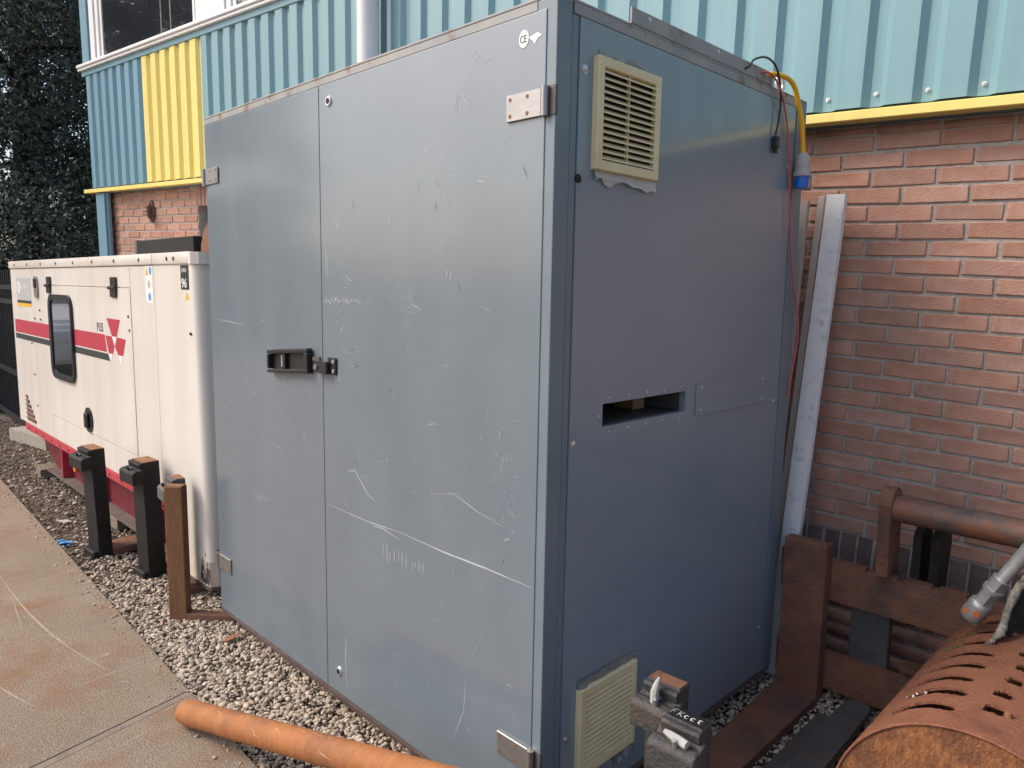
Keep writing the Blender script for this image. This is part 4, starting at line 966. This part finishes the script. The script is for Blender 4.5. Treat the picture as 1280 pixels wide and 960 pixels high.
# moss and paint caught in slots
for k, (yc_, a_) in enumerate(((.558 + 5 * .0955, 129), (.558 + 6 * .0955, 128), (.558 + 7 * .0955, 127), (.558 + 1 * .0955, 127))):
    m_ = MB()
    for q in range(26 if k < 3 else 10):
        a = R(a_ + random.gauss(0, 4)); rad = dr_r + random.uniform(-.006, .003)
        m_.sphere((dr_x + rad * math.cos(a), yc_ + .007 + random.gauss(0, .004), dr_z + rad * math.sin(a)), random.uniform(.002, .005), (1, 1, .7), 1)
    o = finish('moss' if k < 3 else 'paint_blob', m_, 'grass' if k < 3 else 'white', drum); 
m_ = MB(); a = R(84.7); m_.cyl((dr_x + dr_r * math.cos(a), dr_y0 + .136, dr_z + dr_r * math.sin(a)), (dr_x + (dr_r + .012) * math.cos(a), dr_y0 + .136, dr_z + (dr_r + .012) * math.sin(a)), .009, .007, n=8); finish('bolt', m_, 'topRust', drum)

# hydraulic hose with coupling, resting on the drum
hy = thing('hydraulic_hose', (.74, 1.19, .54), 'silver hydraulic coupling on hose end resting on rusty drum', 'hose')
p0 = Vector((.724, 1.15, .528)); p1 = Vector((.845, 1.12, .765)); dd = (p1 - p0).normalized(); Ln = (p1 - p0).length
at_ = lambda s_: p0 + dd * s_
mb = MB(); mb.sweep([at_(-.005), at_(0), at_(.012), at_(.05), at_(.062), at_(.066)], [.026, .031, .0325, .0325, .031, .027], 20); finish('sleeve', mb, 'coupling', hy, smooth=40)
mb = MB(); mb.sweep([at_(.066), at_(.115)], [.025, .025], 6); finish('hex_nut', mb, 'coupling', hy)
mb = MB(); mb.sweep([at_(.115), at_(.127)], [.029, .029], 20); finish('collar', mb, 'coupling', hy, smooth=40)
mb = MB(); mb.sweep([at_(.127), at_(.165)], [.027, .027], 6); finish('hex_nut', mb, 'coupling', hy)
mb = MB(); mb.sweep([at_(.165), at_(.172), at_(.30)], [.0225, .019, .019], 18); finish('ferrule', mb, 'coupling', hy, smooth=40)
mb = MB(); e_ = at_(.30); mb.sweep(path([e_, e_ + dd * .08, e_ + dd * .16 + Vector((.05, 0, -.02)), (1.28, 1.2, .83), (1.45, 1.15, .55), (1.52, 1.1, .2), (1.55, 1.05, -.06), (1.7, .8, -.07)]), .0175, 12); finish('hose', mb, 'bcable', hy, smooth=60)
r_ = dd.orthogonal().normalized(); c_ = dd.cross(r_)
for k, (ang_, ss, sz) in enumerate(((2.2, .03, .011), (3.3, .022, .009), (4.2, .035, .012), (1.2, .028, .011), (5.2, .03, .01))):
    n_ = r_ * math.cos(ang_) + c_ * math.sin(ang_); ctr = at_(ss) + n_ * .0328; t_ = dd.cross(n_)
    mb = MB(); ring_ = [mb.bm.verts.new(ctr + dd * sz * math.cos(a) * random.uniform(.7, 1.2) + t_ * sz * math.sin(a) * random.uniform(.6, 1.1) + n_ * .0006) for a in [i * math.pi / 4 for i in range(8)]]
    mb.bm.faces.new(ring_); finish('paint_patch', mb, 'orange', hy)
# canvas sling draped over the drum
cv = thing('canvas_strap', (.88, 1.0, .52), 'frayed canvas strap draped over top of rusty drum', 'strap')
def drape(name, m, a0, a1, y0, y1, lift, seed, skew=0.0):
    r_ = random.Random(seed); mb = MB(); rows = []; na, ny = 14, 6
    for i in range(na + 1):
        t = i / na; a = R(a0 + (a1 - a0) * t); rw = []
        for j in range(ny + 1):
            s_ = j / ny; y = y0 + (y1 - y0) * s_ + skew * t + r_.uniform(-.006, .006)
            rad = dr_r + lift * (.25 + abs(math.sin(3.1 * t + 2.3 * s_ + seed)))
            rw.append(mb.bm.verts.new((dr_x + rad * math.cos(a), y, dr_z + rad * math.sin(a))))
        rows.append(rw)
    for i in range(na):
        for j in range(ny): mb.bm.faces.new((rows[i][j], rows[i][j + 1], rows[i + 1][j + 1], rows[i + 1][j]))
    bmesh.ops.solidify(mb.bm, geom=list(mb.bm.faces), thickness=.004); return finish(name, mb, m, cv, smooth=60)
edge = path([(.803, 1.025, .513), (.812, 1.035, .53), (.824, 1.05, .551), (.828, 1.07, .594), (.836, 1.09, .639), (.85, 1.1, .683), (.885, 1.1, .73), (.95, 1.1, .74)], 5)
back = path([(.815, 1.06, .52), (.83, 1.09, .524), (.86, 1.14, .526), (.90, 1.17, .53), (.96, 1.19, .53), (1.02, 1.2, .52), (1.08, 1.19, .50), (1.14, 1.17, .46)], 5)
mb = MB(); rows = []; r_ = random.Random(4)
for i in range(7):
    t = i / 6; rows.append([mb.bm.verts.new(a_.lerp(b_, t) + Vector((r_.uniform(-.004, .004), r_.uniform(-.004, .004) + .03 * math.sin(math.pi * t), r_.uniform(-.004, .004)))) for a_, b_ in zip(edge, back)])
for A1, B1 in zip(rows, rows[1:]):
    for k in range(len(A1) - 1): mb.bm.faces.new((A1[k], A1[k + 1], B1[k + 1], B1[k]))
bmesh.ops.solidify(mb.bm, geom=list(mb.bm.faces), thickness=.004); finish('strap', mb, 'canvasdark', cv, smooth=60)
mb = MB(); mb.sweep(edge, [.003 + .008 * min(1, i / 9) * r_.uniform(.7, 1.3) for i in range(len(edge))], 7); finish('frayed_edge', mb, 'canvas', cv, smooth=60)
for k in range(40):
    q = r_.choice(edge); mb = None
mb = MB()
for k in range(70):
    i = r_.randrange(1, len(edge)); q = edge[i]; d_ = Vector((r_.uniform(-1, .3), r_.uniform(-1, .2), r_.uniform(-.5, .5))).normalized(); mb.sweep([q, q + d_ * .008, q + d_ * .015 + Vector((0, 0, -.003))], [.0012, .001, .0006], 4)
o = finish('loose_threads', mb, 'canvas', cv); o['kind'] = 'stuff'

# ================================================================ orange pipe lying on slab edge
op = thing('rusty_pipe', (-.7, -.3, GZ), 'long orange rusty pipe with rounded end lying from slab towards cabinet', 'pipe')
A_, B_ = Vector((-1.285, -.44, -.012)), Vector((-.02, -.205, .235))
dv = (B_ - A_).normalized(); rp = .044
mb = MB(); pts, rad = [], []
for i, (s_, f_) in enumerate(((-.035, .35), (-.031, .62), (-.02, .84), (0, .95), (.03, 1.0), (.3, 1.0), (.6, 1.0), (.9, 1.0), (1.2, 1.0), (1.55, 1.0))): pts.append(A_ + dv * s_); rad.append(rp * f_)
mb.sweep(pts, rad, 28); finish('tube', mb, 'piperust', op, smooth=40)
m_ = MB()
for k in range(10):
    s_ = random.uniform(.15, .9); ang_ = random.uniform(-.4, 1.1)
    up_ = Vector((0, 0, 1)); sd = dv.cross(up_).normalized(); nn = (up_ * math.cos(ang_) + sd * math.sin(ang_)).normalized()
    P = []
    for q in range(6):
        aa = ang_ + q * .09; nn2 = (up_ * math.cos(aa) + sd * math.sin(aa)).normalized(); P.append(A_ + dv * (s_ + q * random.uniform(.004, .014)) + nn2 * rp)
    m_.ribbon(P, .0022, nn, .0012)
M['pipescr'] = mat('pale_rust_scratch', (.62, .36, .17), rough=.8); finish('scratches', m_, 'pipescr', op)
blockthing('timber_block', 'timber block propping the raised end of orange pipe', 'timber', .02, .22, -.30, -.14, GZ, .215, 'timber', 0)

# ================================================================ litter
mb = MB(); r_ = random.Random(2)
for k in range(5): mb.box(-.02, .02, -.012, .012, 0, .004, mtx=Matrix.Translation((-3.7 + r_.uniform(-.03, .03), -.23 + r_.uniform(-.02, .02), GZ + .012 + k * .003)) @ Euler((r_.uniform(-.5, .5), r_.uniform(-.5, .5), r_.uniform(0, 3))).to_matrix().to_4x4())
tag(finish('plastic_scrap', mb, 'stblue'), 'crumpled blue plastic scrap on gravel beside the slab', 'litter')
mb = MB(); P = [(0, 0), (.02, .015), (.05, .018), (.085, .005), (.05, -.014), (.02, -.012)]; mb.prism(P, 0, .003, 'z', mtx=Matrix.Translation((-1.84, -.075, GZ + .012)) @ Euler((.2, -.35, R(60))).to_matrix().to_4x4())
tag(finish('leaf', mb, 'rust'), 'orange dead leaf on gravel at cabinet foot', 'leaf')
mb = MB(); mb.prism(P, 0, .003, 'z', mtx=Matrix.Translation((.012, 1.56, .52)) @ Euler((.1, .1, .3)).to_matrix().to_4x4())
lf = [(-4.9, -.02), (-4.2, -.15), (-3.9, .0), (-3.1, -.25), (-2.7, -.28), (-5.4, .15), (-1.7, -.3), (-2.2, -.33)]
for i, (x, y) in enumerate(lf):
    mb = MB(); s_ = random.uniform(.6, 1.1); mb.prism([(a * s_, b_ * s_) for a, b_ in P], 0, .002, 'z', mtx=Matrix.Translation((x, y, GZ + .012)) @ Euler((random.uniform(-.3, .3), random.uniform(-.3, .3), random.uniform(0, 6))).to_matrix().to_4x4())
    tag(finish('leaf', mb, M['lathwood']), 'dry pale leaf lying on dirt strip along the slab', 'leaf', 'dry leaves on the dirt strip')

# ================================================================ fence and trees beyond
fen = thing('fence', (-9.5, .5, GZ), 'dark steel bar fence behind the far end of generator', 'fence')
fy = lambda x: .40 + (x + 7.6) * -.03
def bar(x, z0, z1, r_, name): m_ = MB(); m_.box(x - r_, x + r_, fy(x) - r_, fy(x) + r_, z0, z1); return finish(name, m_, 'fence', fen)
for x in (-7.56, -10.0, -12.5): bar(x, GZ - .05, 1.72, .035, 'post')
for z in (.02, .52, 1.27, 1.42):
    m_ = MB(); m_.box(-12.5, -7.56, -.02, .02, z - .025, z + .025)
    for v in m_.bm.verts: v.co.y += fy(v.co.x)
    finish('rail', m_, 'fence', fen)
x = -7.68
while x > -12.5: bar(x, .0, 1.6, .009, 'bar'); x -= .115
def tree(label, loc, hgt, rx, ry, n, z0, seed, ls=.11):
    t = thing('evergreen_tree', loc, label, 'tree', 'evergreen trees beyond the fence'); g = np.random.default_rng(seed)
    mb = MB(); mb.sweep([(0, 0, 0), (.05, 0, hgt * .35), (-.04, .05, hgt * .7), (0, 0, hgt * .93)], [.17, .13, .08, .03], 9)
    for k in range(14):
        a = g.uniform(0, 6.28); z = g.uniform(.15, .85) * hgt; L_ = rx * .75 * (1 - .5 * z / hgt); mb.sweep([(0, 0, z), (L_ * .5 * math.cos(a), L_ * .5 * math.sin(a), z + .15), (L_ * math.cos(a), L_ * math.sin(a), z + .25)], [.045, .03, .012], 5)
    mb.bm.transform(Matrix.Translation(loc)); finish('trunk', mb, 'bark', t)
    # clumps, then leaves in each clump
    nc = 420; C_ = []
    while len(C_) < nc:
        z = z0 + (hgt - z0) * g.uniform(0, 1) ** 1.35; f_ = (1 - ((z - z0) / (hgt - z0)) ** 2.2) ** .5 * (.75 + .25 * math.sin(z * 2.1 + seed)) + .1
        a = g.uniform(0, 6.28); q = g.uniform(.25, 1) ** .5; C_.append((rx * f_ * q * math.cos(a), ry * f_ * q * math.sin(a), z, g.uniform(.3, .62)))
    C_ = np.array(C_); idx = g.integers(0, nc, n); cc = C_[idx]
    d = g.normal(size=(n, 3)); d /= np.linalg.norm(d, axis=1)[:, None]
    pos = cc[:, :3] + d * (cc[:, 3] * g.uniform(.3, 1, n) ** .5)[:, None] * np.array([1, 1, .7])
    a1 = g.normal(size=(n, 3)); a1 /= np.linalg.norm(a1, axis=1)[:, None]; b1 = np.cross(a1, g.normal(size=(n, 3))); b1 /= np.linalg.norm(b1, axis=1)[:, None]
    s = g.uniform(.5, 1.15, n)[:, None] * ls
    V = np.stack([pos - a1 * s * .6, pos + b1 * s * .32, pos + a1 * s * .6, pos - b1 * s * .32], 1).reshape(-1, 3); F = np.arange(4 * n).reshape(-1, 4)
    raw('crown', V, F, 'leaf', t)
tree('tall dense dark evergreen tree just beyond the fence', (-10.6, 1.15, GZ), 7.6, 1.7, 1.7, 110000, .1, 3, .058)
tree('dark evergreen tree partly hidden behind the corner of the building', (-10.9, 3.3, GZ), 8.2, 1.9, 1.9, 90000, .1, 9, .06)
tree('dark evergreen tree farther back with sky showing through', (-13.6, 2.0, GZ), 8.6, 2.2, 2.2, 70000, .2, 5, .075)
tree('broad dark evergreen tree at far end of the yard by the slab', (-14.6, -.7, GZ), 8.0, 1.9, 1.9, 40000, .1, 13, .11)
tree('tall evergreen tree across the yard that the windows mirror', (-17.5, -4.6, GZ), 11.5, 2.6, 2.6, 45000, .2, 21, .14)
tree('second evergreen tree across the yard that the windows mirror', (-20.5, -8.5, GZ), 12.5, 3.0, 3.0, 45000, .2, 23, .15)

# white van parked at the far end of the slab; the generator window mirrors it
VY = .5
van = thing('parked_van', (-13.2, -2.4 + VY, SZ), 'white delivery van parked on the slab at far end of yard', 'van')
def vp(name, mb, m, parent=None, smooth=None): mb.bm.transform(Matrix.Translation((0, VY, 0))); return finish(name, mb, m, parent or van, smooth=smooth)
prof = [(-10.75, .30), (-10.68, .62), (-10.78, .92), (-11.55, 1.12), (-12.25, 1.72), (-12.5, 1.84), (-15.6, 1.86), (-15.72, 1.7), (-15.75, .45), (-15.7, .30)]
mb = MB(); mb.prism(prof, -3.3, -1.55, 'y'); bmesh.ops.bevel(mb.bm, geom=list(mb.bm.edges), offset=.06, segments=3, affect='EDGES'); body = vp('body', mb, 'white', smooth=40)
mb = MB(); mb.prism([(-11.58, 1.16), (-12.22, 1.70), (-12.25, 1.70), (-11.61, 1.16)], -3.15, -1.70, 'y'); mb.bm.transform(Matrix.Translation((.02, 0, .012))); vp('windscreen', mb, 'glass')
for y in (-1.545, -3.305):
    mb = MB(); mb.prism([(-11.75, 1.14), (-12.28, 1.62), (-12.75, 1.62), (-12.75, 1.14)], y - .008, y + .008, 'y'); vp('side_window', mb, 'glass')
    mb = MB(); mb.box(-11.7, -11.55, y - (.16 if y < -2 else 0), y + (.0 if y < -2 else .16), 1.08, 1.26, .03, 2); vp('mirror', mb, 'black')
for x in (-11.55, -14.7):
    for y in (-1.68, -3.17):
        mb = MB(); mb.cyl((x, y - .1, SZ + .32), (x, y + .1, SZ + .32), .32, n=28); wh = vp('wheel', mb, 'bcable', smooth=40)
        mb = MB(); mb.cyl((x, y - .115, SZ + .32), (x, y + .115, SZ + .32), .2, n=20); vp('rim', mb, 'alu', wh, smooth=40)
for y in (-1.85, -3.0): mb = MB(); mb.box(-10.76, -10.66, y - .14, y + .14, .62, .80, .03, 2); vp('headlight', mb, 'alu')
mb = MB(); mb.box(-10.74, -10.655, -2.8, -2.05, .38, .6, .02); vp('grille', mb, 'black')
